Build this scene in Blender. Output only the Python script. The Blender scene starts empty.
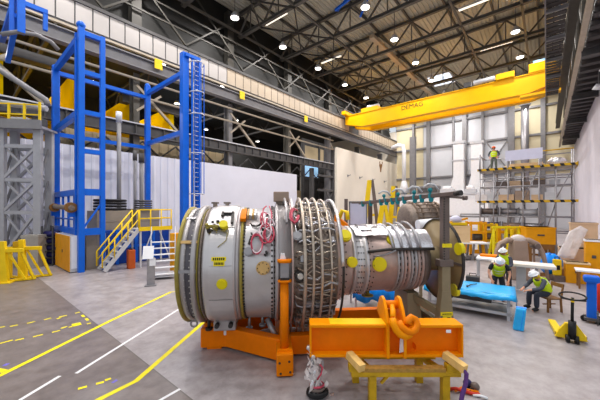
import bpy, bmesh, math, random
from mathutils import Vector, Matrix
R = math.radians
PI = math.pi
rnd = random.Random(7)
scn = bpy.context.scene
COL = scn.collection

# ------------------------------------------------------------------ camera maths
F, CX, HY, EYE = 294.0, 300.0, 208.0, 3.2
HA = R(50)                                   # long axis of the hall, from +x

def at(px, py, d):
    return Vector(((px - CX) * d / F, d, EYE - (py - HY) * d / F))

def gnd(px, py, z=0.0):
    d = (EYE - z) * F / (py - HY)
    return Vector(((px - CX) * d / F, d, z))

def H(s, t, z=0.0):
    c, n = math.cos(HA), math.sin(HA)
    return Vector((s * c - t * n, s * n + t * c, z))

def st_of(p):
    c, n = math.cos(HA), math.sin(HA)
    return (p[0] * c + p[1] * n, -p[0] * n + p[1] * c)

# ------------------------------------------------------------------ materials
def lin(c):
    return tuple(((x / 255) / 12.92 if x / 255 <= .04045 else ((x / 255 + .055) / 1.055) ** 2.4) for x in c)

def mat(name, rgb, rough=.5, metal=0.0, var=.12, scale=3.0, bump=0.0, bscale=30.0, emit=None, alpha=None, dirt=None):
    m = bpy.data.materials.new(name)
    m.use_nodes = True
    nt = m.node_tree
    b = nt.nodes['Principled BSDF']
    c = lin(rgb)
    b.inputs['Roughness'].default_value = rough
    b.inputs['Metallic'].default_value = metal
    b.inputs['Specular IOR Level'].default_value = .3
    tc = nt.nodes.new('ShaderNodeTexCoord')
    if var > 0:
        n = nt.nodes.new('ShaderNodeTexNoise')
        n.inputs['Scale'].default_value = scale
        n.inputs['Detail'].default_value = 5
        n.inputs['Roughness'].default_value = .6
        nt.links.new(tc.outputs['Object'], n.inputs['Vector'])
        r = nt.nodes.new('ShaderNodeValToRGB')
        r.color_ramp.elements[0].position = .3
        r.color_ramp.elements[1].position = .7
        lo = tuple(x * (1 - var) for x in c) if dirt is None else tuple(x * (1 - var) + y * var for x, y in zip(c, lin(dirt)))
        r.color_ramp.elements[0].color = (*lo, 1)
        r.color_ramp.elements[1].color = (*[min(1, x * (1 + var * .6)) for x in c], 1)
        nt.links.new(n.outputs['Fac'], r.inputs['Fac'])
        nt.links.new(r.outputs['Color'], b.inputs['Base Color'])
    else:
        b.inputs['Base Color'].default_value = (*c, 1)
    if bump > 0:
        n2 = nt.nodes.new('ShaderNodeTexNoise')
        n2.inputs['Scale'].default_value = bscale
        n2.inputs['Detail'].default_value = 4
        nt.links.new(tc.outputs['Object'], n2.inputs['Vector'])
        bp = nt.nodes.new('ShaderNodeBump')
        bp.inputs['Strength'].default_value = bump
        bp.inputs['Distance'].default_value = .02
        nt.links.new(n2.outputs['Fac'], bp.inputs['Height'])
        nt.links.new(bp.outputs['Normal'], b.inputs['Normal'])
    if emit:
        b.inputs['Emission Color'].default_value = (*lin(rgb), 1)
        b.inputs['Emission Strength'].default_value = emit
    return m

M = {
 'orange': mat('orange_paint', (236, 128, 2), .42, 0, .1, 4, .05),
 'beamorange': mat('beam_orange_paint', (246, 150, 0), .4, 0, .08, 3, .05),
 'deeporange': mat('deep_orange_paint', (240, 122, 0), .45, 0, .1),
 'trestle': mat('trestle_yellow_paint', (200, 158, 22), .5, 0, .2, 6),
 'yellow': mat('safety_yellow_paint', (238, 200, 20), .45, 0, .1),
 'crane': mat('crane_yellow_paint', (240, 178, 4), .4, 0, .08, .6),
 'cranedull': mat('crane_yellow_dull', (226, 170, 14), .5, 0, .1, .6),  # slightly darker, duller tone of the crane yellow
 'baycrane': mat('side_bay_crane_yellow', (236, 196, 8), .9, 0, .1, .6),
 'floor_yellow': mat('floor_line_yellow', (240, 222, 20), .5, 0, .12, 5),
 'floor_white': mat('floor_line_white', (232, 230, 232), .5, 0, .1, 5),
 'floor_blue': mat('floor_mark_violet', (120, 110, 200), .5, 0, .1, 5),
 'blue': mat('blue_paint', (6, 96, 208), .4, 0, .1, 2),
 'bluedark': mat('dark_blue_paint', (16, 62, 150), .45, 0, .1, 2),
 'navy': mat('navy_rubber', (38, 36, 92), .5, 0, .2),
 'tarp': mat('blue_plastic_sheet', (44, 178, 248), .3, 0, .16, 4, .4, 8),
 'tarpdark': mat('strong_blue_plastic', (10, 140, 250), .35, 0, .15, 4, .4, 8),
 'brace': mat('dark_brace_paint', (66, 63, 58), .6, .1, .1, 2),
 'steel': mat('bare_steel', (158, 155, 158), .38, .55, .14, 5),
 'case': mat('engine_casing_metal', (178, 172, 172), .4, .6, .1, 2.5, .03),
 'caselight': mat('engine_casing_bright', (205, 200, 200), .34, .6, .08, 3),
 'casedark': mat('engine_casing_dark', (138, 124, 114), .5, .55, .35, 14, .3, 40),
 'casepink': mat('engine_core_metal', (190, 166, 158), .42, .55, .16, 4, .04),
 'olive': mat('olive_primer', (158, 142, 66), .45, .2, .22, 8),
 'bandgrey': mat('dark_liner_band', (98, 94, 100), .5, .3, .2, 9),
 'pipe': mat('beige_tube_metal', (188, 172, 156), .35, .6, .2, 9),
 'pipebrown': mat('brown_tube_metal', (124, 106, 92), .4, .5, .3, 12),
 'bolt': mat('bolt_steel', (62, 58, 56), .45, .5, .2, 20),
 'boltlight': mat('bolt_bright', (200, 196, 190), .4, .4, .1, 20),
 'foil': mat('silver_foil', (225, 222, 226), .22, .75, .1, 10, .7, 18),
 'capyellow': mat('yellow_plastic_cap', (226, 208, 12), .45, 0, .06),
 'capwood': mat('tan_board_cap', (206, 168, 108), .6, 0, .12, 9),
 'pinkwire': mat('pink_red_cable', (196, 72, 92), .5, 0, .3, 20),
 'whitewire': mat('pale_cable', (222, 200, 205), .5, 0, .1, 20),
 'khaki': mat('khaki_grey_paint', (140, 126, 98), .5, .05, .12, 3),
 'disc': mat('brown_cover_disc', (150, 128, 90), .35, .1, .18, 1.5),
 'rodgrey': mat('taupe_steel', (112, 98, 92), .45, .3, .15, 4),
 'teal': mat('teal_clamp_paint', (18, 128, 138), .45, 0, .15, 8),
 'black': mat('black_rubber', (26, 25, 27), .5, 0, .15),
 'darksteel': mat('dark_steel_paint', (82, 80, 80), .55, .2, .15, 2),
 'dimsteel': mat('roof_steel_paint', (98, 94, 87), .55, .1, .12, 1),
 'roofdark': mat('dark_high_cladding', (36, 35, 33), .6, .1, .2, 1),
 'midsteel': mat('grey_steel_paint', (128, 126, 128), .5, .15, .12, 2),
 'tan': mat('tan_galvanised', (176, 164, 146), .5, .15, .12, 2),
 'panel': mat('white_gallery_panel', (176, 170, 166), .5, 0, .06, 1),
 'panelcream': mat('cream_gallery_panel', (178, 162, 142), .5, 0, .06, 1),
 'wallwhite': mat('white_sheet_wall', (210, 210, 221), .5, 0, .05, .5),
 'wallgrey': mat('pale_grey_wall', (208, 203, 212), .55, 0, .07, .5),
 'wallcream': mat('cream_wall', (224, 215, 200), .55, 0, .05, .4),
 'farwhite': mat('far_white_sheet', (204, 205, 210), .5, 0, .05, .5),
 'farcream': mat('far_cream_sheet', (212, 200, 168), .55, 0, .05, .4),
 'walltan': mat('tan_cladding', (196, 176, 140), .6, 0, .08, .6),
 'ceil': mat('roof_deck_paint', (192, 188, 170), .6, .05, .14, .4),
 'darkdeck': mat('grey_steel_deck', (70, 66, 66), .6, .15, .12, 1),
 'white': mat('white_paint', (232, 232, 235), .45, 0, .05),
 'paper': mat('white_paper', (240, 240, 244), .6, 0, .03),
 'towergrey': mat('tower_grey_paint', (162, 161, 166), .5, .1, .1),
 'lgrey': mat('light_grey_paint', (196, 196, 200), .45, .1, .08),
 'screen': mat('lilac_grey_panel', (200, 199, 218), .4, 0, .06),
 'wood': mat('pine_timber', (226, 186, 112), .6, 0, .15, 7),
 'woodworn': mat('worn_timber', (176, 134, 62), .65, 0, .3, 14),
 'brownwood': mat('brown_wood', (132, 92, 48), .55, 0, .2, 6),
 'ply': mat('taupe_plywood', (150, 138, 124), .6, 0, .1, 3),
 'cardboard': mat('brown_cardboard', (208, 176, 142), .7, 0, .08, 3),
 'cardlight': mat('cream_cardboard', (226, 196, 150), .65, 0, .06, 3),
 'crateorange': mat('orange_crate_paint', (224, 154, 24), .5, 0, .1, 3),
 'wrap': mat('cloudy_plastic_film', (238, 230, 228), .25, 0, .12, 4, .6, 7),
 'concrete': mat('concrete_block', (160, 154, 146), .7, 0, .1, 3, .2),
 'taupe': mat('taupe_fixture_paint', (156, 134, 118), .5, .05, .12, 3),
 'red': mat('red_paint', (200, 48, 28), .45, 0, .1),
 'rust': mat('rust_orange_drum', (186, 84, 30), .5, 0, .15),
 'purple': mat('purple_webbing', (92, 56, 122), .6, 0, .15, 20),
 'hivis': mat('yellow_green_vest', (206, 232, 20), .6, 0, .1, 12),
 'reflect': mat('silver_reflective_tape', (220, 222, 210), .35, .2, .03),
 'shirt': mat('black_work_shirt', (30, 32, 38), .7, 0, .2, 12),
 'jacket': mat('charcoal_jacket', (72, 76, 88), .7, 0, .2, 12),
 'trouser': mat('navy_work_trousers', (44, 48, 60), .7, 0, .2, 12),
 'trousergrey': mat('grey_green_trousers', (92, 100, 92), .7, 0, .2, 12),
 'skin': mat('skin', (206, 150, 122), .5, 0, .05, 20),
 'hair': mat('dark_hair', (52, 38, 28), .6, 0, .2, 30),
 'helmet': mat('white_hard_hat', (238, 238, 240), .3, 0, .02),
 'helmetorange': mat('orange_hard_hat', (226, 96, 42), .35, 0, .02),
 'glass': mat('blue_sky_glass', (150, 196, 236), .15, 0, .08, .5),
 'duct': mat('beige_duct_metal', (196, 176, 148), .5, .1, .06, 1),
 'tabletop': mat('pale_table_top', (226, 218, 208), .5, 0, .06, 1),
 'label': mat('label_yellow', (236, 214, 20), .5, 0, .04),
 'ink': mat('label_ink', (60, 56, 20), .6, 0, 0),
}
M['lampglow'] = mat('lamp_diffuser', (255, 250, 238), .5, 0, 0, emit=14)
M['tubeglow'] = mat('tube_diffuser', (255, 248, 230), .5, 0, 0, emit=2.2)
M['skyglow'] = mat('daylight_glazing', (226, 240, 255), .3, 0, 0, emit=2.6)
M['winglow'] = mat('window_daylight', (160, 205, 245), .3, 0, 0, emit=1.0)

for k_ in ('crane', 'cranedull', 'orange', 'deeporange', 'beamorange', 'crateorange'): M[k_].node_tree.nodes['Principled BSDF'].inputs['Specular IOR Level'].default_value = .12
M['baycrane'].node_tree.nodes['Principled BSDF'].inputs['Specular IOR Level'].default_value = 0
# cloudy film lets some light through
def film():
    m = M['wrap']; nt = m.node_tree; b = nt.nodes['Principled BSDF']
    tr = nt.nodes.new('ShaderNodeBsdfTransparent'); mx = nt.nodes.new('ShaderNodeMixShader'); mx.inputs[0].default_value = .62
    nt.links.new(tr.outputs[0], mx.inputs[1]); nt.links.new(b.outputs[0], mx.inputs[2])
    nt.links.new(mx.outputs[0], nt.nodes['Material Output'].inputs[0])
film()
def floor_material():
    m = bpy.data.materials.new('polished_concrete')
    m.use_nodes = True
    nt = m.node_tree; N = nt.nodes; L = nt.links
    b = N['Principled BSDF']
    tc = N.new('ShaderNodeTexCoord')
    sep = N.new('ShaderNodeSeparateXYZ'); L.new(tc.outputs['Object'], sep.inputs[0])
    # two pours: object x is the hall's length
    ge = N.new('ShaderNodeMath'); ge.operation = 'GREATER_THAN'; ge.inputs[1].default_value = SEAM
    L.new(sep.outputs['X'], ge.inputs[0])
    n1 = N.new('ShaderNodeTexNoise'); n1.inputs['Scale'].default_value = .55; n1.inputs['Detail'].default_value = 8; n1.inputs['Roughness'].default_value = .62
    n2 = N.new('ShaderNodeTexNoise'); n2.inputs['Scale'].default_value = 2.6; n2.inputs['Detail'].default_value = 9; n2.inputs['Roughness'].default_value = .7
    L.new(tc.outputs['Object'], n1.inputs['Vector']); L.new(tc.outputs['Object'], n2.inputs['Vector'])
    def ramp(a, c, p0=.32, p1=.68):
        r = N.new('ShaderNodeValToRGB')
        r.color_ramp.elements[0].position = p0; r.color_ramp.elements[1].position = p1
        r.color_ramp.elements[0].color = (*lin(a), 1); r.color_ramp.elements[1].color = (*lin(c), 1)
        return r
    rA = ramp((120, 109, 105), (135, 124, 121)); rB = ramp((156, 148, 148), (176, 168, 170))
    L.new(n1.outputs['Fac'], rA.inputs[0]); L.new(n1.outputs['Fac'], rB.inputs[0])
    mx = N.new('ShaderNodeMix'); mx.data_type = 'RGBA'
    L.new(ge.outputs[0], mx.inputs[0]); L.new(rA.outputs[0], mx.inputs[6]); L.new(rB.outputs[0], mx.inputs[7])
    r2 = ramp((205, 202, 200), (255, 255, 255), .3, .62)
    L.new(n2.outputs['Fac'], r2.inputs[0])
    mu = N.new('ShaderNodeMix'); mu.data_type = 'RGBA'; mu.blend_type = 'MULTIPLY'; mu.inputs[0].default_value = 1
    L.new(mx.outputs[2], mu.inputs[6]); L.new(r2.outputs[0], mu.inputs[7])
    # thin dark joint along the seam
    ab = N.new('ShaderNodeMath'); ab.operation = 'SUBTRACT'; ab.inputs[1].default_value = SEAM; L.new(sep.outputs['X'], ab.inputs[0])
    ab2 = N.new('ShaderNodeMath'); ab2.operation = 'ABSOLUTE'; L.new(ab.outputs[0], ab2.inputs[0])
    lt = N.new('ShaderNodeMath'); lt.operation = 'LESS_THAN'; lt.inputs[1].default_value = .012; L.new(ab2.outputs[0], lt.inputs[0])
    mj = N.new('ShaderNodeMix'); mj.data_type = 'RGBA'
    L.new(lt.outputs[0], mj.inputs[0]); L.new(mu.outputs[2], mj.inputs[6]); mj.inputs[7].default_value = (*lin((105, 98, 92)), 1)
    L.new(mj.outputs[2], b.inputs['Base Color'])
    rr = N.new('ShaderNodeMapRange'); rr.inputs['To Min'].default_value = .28; rr.inputs['To Max'].default_value = .5
    L.new(n2.outputs['Fac'], rr.inputs[0]); L.new(rr.outputs[0], b.inputs['Roughness'])
    return m

# ------------------------------------------------------------------ mesh builder
class MB:
    def __init__(s): s.v = []; s.f = []; s.sm = []
    def add(s, vs, fs, smooth=False):
        b = len(s.v)
        s.v += [Vector(v) for v in vs]
        s.f += [tuple(b + i for i in f) for f in fs]
        s.sm += [smooth] * len(fs)
        return s
    def box(s, x0, x1, y0, y1, z0, z1):
        vs = [(x, y, z) for z in (z0, z1) for x, y in ((x0, y0), (x1, y0), (x1, y1), (x0, y1))]
        return s.add(vs, [(3, 2, 1, 0), (4, 5, 6, 7), (0, 1, 5, 4), (1, 2, 6, 5), (2, 3, 7, 6), (3, 0, 4, 7)])
    def hexa(s, bot, top):
        return s.add(list(bot) + list(top), [(3, 2, 1, 0), (4, 5, 6, 7), (0, 1, 5, 4), (1, 2, 6, 5), (2, 3, 7, 6), (3, 0, 4, 7)])
    def bar(s, p, q, w, h=None, up=(0, 0, 1)):
        p, q = Vector(p), Vector(q); h = h or w
        d = (q - p).normalized(); up = Vector(up)
        if abs(d.dot(up)) > .98: up = Vector((1, 0, 0)) if abs(d.x) < .9 else Vector((0, 1, 0))
        sd = d.cross(up).normalized(); u2 = sd.cross(d).normalized()
        r = lambda c: [c - sd * w / 2 - u2 * h / 2, c + sd * w / 2 - u2 * h / 2, c + sd * w / 2 + u2 * h / 2, c - sd * w / 2 + u2 * h / 2]
        return s.add(r(p) + r(q), [(0, 1, 2, 3), (7, 6, 5, 4), (0, 4, 5, 1), (1, 5, 6, 2), (2, 6, 7, 3), (3, 7, 4, 0)])
    def ibar(s, p, q, w, h, t=.03):
        p, q = Vector(p), Vector(q)
        z = Vector((0, 0, 1))
        s.bar(p + z * (h / 2 - t / 2), q + z * (h / 2 - t / 2), w, t)
        s.bar(p - z * (h / 2 - t / 2), q - z * (h / 2 - t / 2), w, t)
        return s.bar(p, q, t, h - 2 * t)
    def cyl(s, p, q, r, n=14, r2=None, cap=True, smooth=True):
        p, q = Vector(p), Vector(q); r2 = r if r2 is None else r2
        d = (q - p).normalized()
        a = d.orthogonal().normalized(); b = d.cross(a)
        vs = []
        for c, rr in ((p, r), (q, r2)):
            vs += [c + (a * math.cos(2 * PI * i / n) + b * math.sin(2 * PI * i / n)) * rr for i in range(n)]
        s.add(vs, [(i, (i + 1) % n, n + (i + 1) % n, n + i) for i in range(n)], smooth)
        if cap:
            k = len(s.v) - 2 * n
            s.f += [tuple(k + i for i in reversed(range(n))), tuple(k + n + i for i in range(n))]; s.sm += [False, False]
        return s
    def tube(s, pts, r, n=8, closed=False):
        pts = [Vector(p) for p in pts]; k = len(pts); vs = []; prev = None
        for i, p in enumerate(pts):
            a = pts[i - 1] if (i > 0 or closed) else p
            b = pts[(i + 1) % k] if (i < k - 1 or closed) else p
            d = (b - a).normalized()
            if prev is None: sd = d.orthogonal().normalized()
            else:
                sd = prev - d * prev.dot(d)
                sd = sd.normalized() if sd.length > 1e-6 else d.orthogonal().normalized()
            prev = sd; b2 = d.cross(sd)
            rr = r[i] if isinstance(r, (list, tuple)) else r
            vs += [p + (sd * math.cos(2 * PI * j / n) + b2 * math.sin(2 * PI * j / n)) * rr for j in range(n)]
        fs = []
        for i in range(k if closed else k - 1):
            o, o2 = i * n, ((i + 1) % k) * n
            fs += [(o + j, o + (j + 1) % n, o2 + (j + 1) % n, o2 + j) for j in range(n)]
        s.add(vs, fs, True)
        if not closed:
            b = len(s.v) - k * n
            s.f += [tuple(b + j for j in reversed(range(n))), tuple(b + (k - 1) * n + j for j in range(n))]; s.sm += [False, False]
        return s
    def lathe(s, prof, n=64, o=(0, 0, 0), axis='x', sharp=True, a0=0.0, a1=2 * PI):
        o = Vector(o); full = abs(a1 - a0 - 2 * PI) < 1e-6
        def P(a, r, k):
            g = a0 + (a1 - a0) * k / n
            if axis == 'x': return o + Vector((a, -r * math.cos(g), r * math.sin(g)))
            return o + Vector((r * math.cos(g), r * math.sin(g), a))
        m = n if full else n + 1
        for i in range(len(prof) - 1):
            (A, r0), (B, r1) = prof[i], prof[i + 1]
            vs = [P(A, r0, k) for k in range(m)] + [P(B, r1, k) for k in range(m)]
            s.add(vs, [(k, (k + 1) % m, m + (k + 1) % m, m + k) for k in range(m if full else n)], True)
        return s
    def sphere(s, c, r, n=12, sz=(1, 1, 1), z0=-1.0):
        c = Vector(c); k = max(6, n // 2); vs = []; a0 = math.asin(max(-1, z0))
        for i in range(k + 1):
            t = a0 + (PI / 2 - a0) * i / k
            vs += [c + Vector((math.cos(t) * math.cos(2 * PI * j / n) * r * sz[0], math.cos(t) * math.sin(2 * PI * j / n) * r * sz[1], math.sin(t) * r * sz[2])) for j in range(n)]
        fs = [(i * n + j, i * n + (j + 1) % n, (i + 1) * n + (j + 1) % n, (i + 1) * n + j) for i in range(k) for j in range(n)]
        return s.add(vs, fs, True)
    def prism(s, poly, d, off=(0, 0, 0)):
        """poly: 3-D points in a plane, swept by vector d"""
        poly = [Vector(p) + Vector(off) for p in poly]; d = Vector(d); n = len(poly)
        return s.add(poly + [p + d for p in poly], [tuple(reversed(range(n))), tuple(range(n, 2 * n))] + [(i, (i + 1) % n, n + (i + 1) % n, n + i) for i in range(n)])
    def build(s, name, m, parent=None, bevel=0, loc=None, rz=0, label=None):
        me = bpy.data.meshes.new(name)
        me.from_pydata([tuple(v) for v in s.v], [], s.f)
        me.polygons.foreach_set('use_smooth', s.sm)
        me.materials.append(M[m] if isinstance(m, str) else m)
        me.update()
        bm = bmesh.new(); bm.from_mesh(me)
        bmesh.ops.remove_doubles(bm, verts=bm.verts, dist=1e-5)
        bmesh.ops.recalc_face_normals(bm, faces=bm.faces)
        bm.to_mesh(me); bm.free()
        o = bpy.data.objects.new(name, me); COL.objects.link(o)
        if parent is not None: o.parent = parent
        if loc is not None: o.location = loc
        if rz: o.rotation_euler = (0, 0, rz)
        if bevel:
            bv = o.modifiers.new('edge', 'BEVEL'); bv.width = bevel; bv.segments = 2; bv.limit_method = 'ANGLE'; bv.angle_limit = R(40)
        if label: o['label'] = label
        return o

def thing(name, label, cat, loc=(0, 0, 0), rz=0, group=None):
    o = bpy.data.objects.new(name, None); COL.objects.link(o)
    o.empty_display_size = .2
    o.location = loc; o.rotation_euler = (0, 0, rz)
    o['label'] = label; o['category'] = cat
    if group: o['group'] = group
    return o

def solo(name, mb, m, label, cat, group=None, loc=(0, 0, 0), rz=0, bevel=0):
    o = mb.build(name, m, None, bevel, loc, rz)
    o['label'] = label; o['category'] = cat
    if group: o['group'] = group
    return o

def struct(name, mb, m, hall=True, label=None):
    o = mb.build(name, m, None, 0, (0, 0, 0), HA if hall else 0)
    o['kind'] = 'structure'
    if label: o['label'] = label
    return o

def copy_tree(o, parent=None):
    c = o.copy(); COL.objects.link(c)
    if parent is not None: c.parent = parent
    for ch in list(o.children): copy_tree(ch, c)
    return c

ORD = ['first', 'second', 'third', 'fourth', 'fifth', 'sixth', 'seventh', 'eighth', 'ninth', 'tenth', 'eleventh', 'twelfth', 'thirteenth', 'fourteenth', 'fifteenth']
SEAM = 2.6

def skin(name, pts, edges, m, parent=None, root=0, sub=2):
    """one continuous surface grown over a skeleton of (x, y, z, radius)"""
    me = bpy.data.meshes.new(name)
    me.from_pydata([p[:3] for p in pts], edges, [])
    me.materials.append(M[m])
    o = bpy.data.objects.new(name, me); COL.objects.link(o)
    if parent is not None: o.parent = parent
    bm = bmesh.new(); bm.from_mesh(me)
    ly = bm.verts.layers.skin.verify()
    bm.verts.ensure_lookup_table()
    for v, p in zip(bm.verts, pts):
        r = p[3]
        v[ly].radius = r if isinstance(r, tuple) else (r, r)
        v[ly].use_root = False
    bm.verts[root][ly].use_root = True
    bm.to_mesh(me); bm.free()
    sk = o.modifiers.new('skin', 'SKIN'); sk.use_smooth_shade = True; sk.branch_smoothing = .5
    ss = o.modifiers.new('sub', 'SUBSURF'); ss.levels = sub; ss.render_levels = sub
    return o
LAMP_W = 900.0
WORLD = 1.0
EXPO = 0.0
LAMP_W = 1150.0
WORLD = 1.35
EXPO = -.76
# ================================================================== THE HALL
TG = 20.0            # gallery / crane runway plane
TW = 20.35            # white wall of the side bay
TR = -2.64           # right-hand wall
SF = 50.0            # far wall
ROOF = 20.6

flo = struct('floor', MB().add([(-14, -8, 0), (66, -8, 0), (66, 54, 0), (-14, 54, 0)], [(0, 1, 2, 3)]).box(-14, 66, -8, 54, -.2, -.01), floor_material())

# corrugated roof deck, ribs running along the hall
mb = MB(); vs = []; n = 0; t = -6.0
while t < 21.6:
    for a, z in ((0, 0), (.14, 0), (.17, -.07), (.31, -.07)):
        vs.append((t + a, ROOF + z))
    t += .34
top = [(-8, a, z) for a, z in vs] + [(SF + 1, a, z) for a, z in vs]
k = len(vs)
skyl = (41.8, 45.4, 9.3, 11.8)
mb.add(top, [(i, i + 1, k + i + 1, k + i) for i in range(k - 1)])
struct('ceiling', mb, 'ceil')
# rooflight: a glazed daylight box let in under the deck
rl = thing('rooflight', 'bright rectangular rooflight in the roof deck above the yellow crane', 'rooflight', H(42.0, 10.7, ROOF - .3), HA)
MB().box(-1.8, 1.8, -1.3, 1.3, -.02, .02).build('glazing', 'skyglow', rl)
f = MB()
for a in (-1.85, 1.85): f.box(a - .06, a + .06, -1.4, 1.4, -.1, .22)
for a in (-1.35, 1.35): f.box(-1.9, 1.9, a - .06, a + .06, -.1, .22)
f.build('frame', 'white', rl)
f = MB()
for a in (-.6, .6): f.box(a - .03, a + .03, -1.3, 1.3, -.06, .0)
f.box(-1.8, 1.8, -.03, .03, -.06, 0); f.build('glazing_bar', 'lgrey', rl)

# ---------------- far wall
w = MB(); w.box(SF, SF + .3, TR - 3, 20.2, 0, ROOF)
struct('wall_far', w, 'farwhite')
c = MB(); c.box(SF - .06, SF, TR - .3, 3.9, 7.6, ROOF); struct('wall_far_cladding', c, 'farcream', label='far wall bay with warm light put into its cream colour')  # cream overlay puts the warm light on this bay into the colour
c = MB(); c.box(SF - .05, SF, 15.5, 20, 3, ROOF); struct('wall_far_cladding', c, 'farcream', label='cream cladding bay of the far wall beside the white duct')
def far_t(px):                  # t on the far wall under an image column
    tau = (px - CX) / F
    d = SF / (.6428 * tau + .766)
    return (-.766 * tau + .6428) * d
k = 1
for px, wd in ((414, .3), (429, .55), (454, .3), (465, .6), (483, .3), (511.5, .75), (543, .5)):
    t = far_t(px)
    struct(f'trim_{k}', MB().box(SF - .5, SF - .07, t - wd / 2, t + wd / 2, 0, ROOF), 'midsteel', label='grey steel stanchion on the far wall'); k += 1
for z in (8.1, 12.9, 16.6):
    struct(f'trim_{k}', MB().box(SF - .35, SF - .06, TR, 20, z - .13, z + .13), 'midsteel', label='horizontal grey rail across the far wall'); k += 1
# cross brace of the far wall
xb = MB(); tA, tB = far_t(484), far_t(511)
xb.bar((SF - .3, tA, 13.2), (SF - .3, tB, 8.0), .16); xb.bar((SF - .3, tB, 13.2), (SF - .3, tA, 8.0), .16)
struct(f'trim_{k}', xb, 'midsteel', label='cross brace on the far wall above the scaffold'); k += 1

# ---------------- right wall
struct('wall_right', MB().box(9, SF, TR - .3, TR, 0, 11), 'wallgrey')
struct('wall_right_upper', MB().box(9, SF, TR - .35, TR - .05, 11.0, ROOF), 'darkdeck')
# overhead gallery deck along the right wall
dk = MB(); s = 7.0
while s < SF - 1.3:
    dk.box(s, s + .7, TR + .02, -1.45, 11.2, 11.28); dk.box(s + .7, s + 1.1, TR + .02, -1.45, 10.95, 11.03)
    dk.box(s + .68, s + .72, TR + .02, -1.45, 10.95, 11.28); dk.box(s + 1.08, s + 1.12, TR + .02, -1.45, 10.95, 11.28)
    s += 1.1
g = thing('gallery_deck', 'dark ribbed steel gallery deck carried along the pale wall', 'gallery', H(0, 0, 0), HA)
dk.build('deck', 'darkdeck', g)
MB().ibar((7, -1.25, 11.0), (SF - .6, -1.25, 11.0), .18, .28).build('edge_beam', 'tan', g)
for s in (12.4, 19.9, 27.4, 34.9, 42.4): MB().ibar((s, TR + .02, 10.75), (s, -1.3, 10.75), .3, .4).build('cross_beam', 'darksteel', g)
for i, s in enumerate((24, 21)):
    l = thing('flood_lamp', f'white floodlight under the dark gallery deck, {ORD[i]} from the scaffold', 'lamp', H(s, TR + .35, 10.35), HA)
    MB().cyl((0, 0, 0), (.1, .1, -.3), .1, 12, .2).build('lamp_head', 'white', l)
    MB().bar((0, 0, 0), (0, 0, .65), .05).build('bracket', 'midsteel', l)
# maintenance walkway further in
g = thing('maintenance_walkway', 'narrow dark ribbed walkway hung high beside the yellow crane end', 'walkway', H(0, 0, 0), HA)
dk = MB(); s = 8.0
while s < 32:
    dk.box(s, s + .34, -.72, .02, 12.5, 12.54); dk.box(s + .34, s + .48, -.72, .02, 12.58, 12.62)
    s += .48
dk.build('deck', 'darkdeck', g)
MB().box(8, 32, .02, .08, 12.4, 12.8).build('toe_board', 'midsteel', g)
for s in range(9, 33, 3): MB().box(s - .05, s + .05, -.75, .02, 12.3, 12.48).build('bearer', 'midsteel', g)
for s in range(9, 33, 6): MB().cyl((s, -.7, 12.5), (s, -.7, 20.2), .05, 8).build('hanger', 'midsteel', g)
# runway girder of the right side, behind the walkway
g = thing('runway_girder', 'dark lattice runway girder above the pale wall', 'girder', H(0, 0, 0), HA)
MB().ibar((7, -1.05, 13.6), (SF - .6, -1.05, 13.6), .4, .7).build('beam', 'dimsteel', g)
MB().box(7, SF - .6, -1.1, -1.0, 13.95, 14.1).build('crane_rail', 'darksteel', g)
b = MB()
for i, s in enumerate(range(8, 48, 4)):
    b.bar((s, -1.6, 14.2), (s + 2, -1.6, 16.5), .12); b.bar((s + 2, -1.6, 16.5), (s + 4, -1.6, 14.2), .12)
b.bar((7, -1.6, 16.5), (SF - .6, -1.6, 16.5), .2); b.build('lattice', 'dimsteel', g)
for i, s in enumerate((48.6, 41.5, 34.0, 26.5, 19.0)):
    c = MB(); c.ibar((s, -1.9, 0), (s, -1.9, 0.01), .1, .1); c = MB().box(s - .2, s + .2, -2.35, -1.75, 11.32, ROOF - .3)
    o = solo('steel_column', c, 'dimsteel', f'dark steel column over the gallery deck, {ORD[i]} from the far wall', 'column', 'columns along the pale wall', H(0, 0, 0), HA)
    o['kind'] = 'structure'

# ---------------- side bay: walls, roof
def corrugated(s0, s1, t, z0, z1, pitch=.5, dep=.05):
    mb = MB(); pr = []; s = s0
    while s < s1:
        for a, d in ((0, 0), (.3, 0), (.34, -dep), (.46, -dep)): pr.append((s + a * pitch / .5, t + d))
        s += pitch
    k = len(pr)
    return mb.add([(a, b, z0) for a, b in pr] + [(a, b, z1) for a, b in pr], [(i, i + 1, k + i + 1, k + i) for i in range(k - 1)])
struct('wall_left', corrugated(-9, 11.2, TW, 0, 6.72), 'wallwhite')
struct('wall_left_smooth', MB().box(11.3, 23.65, TW - .06, TW + .06, 0, 6.74), 'wallwhite')
struct('wall_left_cladding', corrugated(4, 15.5, 22.2, 0, 8.05, .7, .08), 'walltan')
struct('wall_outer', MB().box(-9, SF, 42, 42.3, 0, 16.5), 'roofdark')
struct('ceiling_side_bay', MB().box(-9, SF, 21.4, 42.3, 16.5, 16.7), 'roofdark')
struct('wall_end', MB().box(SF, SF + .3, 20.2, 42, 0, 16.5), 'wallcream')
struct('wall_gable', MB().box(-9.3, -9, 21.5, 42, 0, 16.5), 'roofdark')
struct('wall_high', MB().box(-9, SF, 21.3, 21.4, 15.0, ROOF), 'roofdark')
wn = MB().box(18.5, 30, 41.9, 41.98, 7.2, 10.5); struct('window_1', wn, 'winglow')
wf = MB()
for a in range(9): wf.box(18.5 + a * 1.4, 18.6 + a * 1.4, 41.8, 41.9, 7.2, 10.5)
wf.box(18.5, 30, 41.8, 41.9, 8.8, 8.9); struct('window_1_frame', wf, 'darksteel')
struct('wall_outer_cladding', MB().box(22, SF, 41.5, 41.8, 0, 7.0), 'walltan')
struct('partition_bay', MB().box(29.0, 38, 24.0, 24.2, 0, 12.2), 'darksteel', label='dark framed wall seen through the opening')
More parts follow.
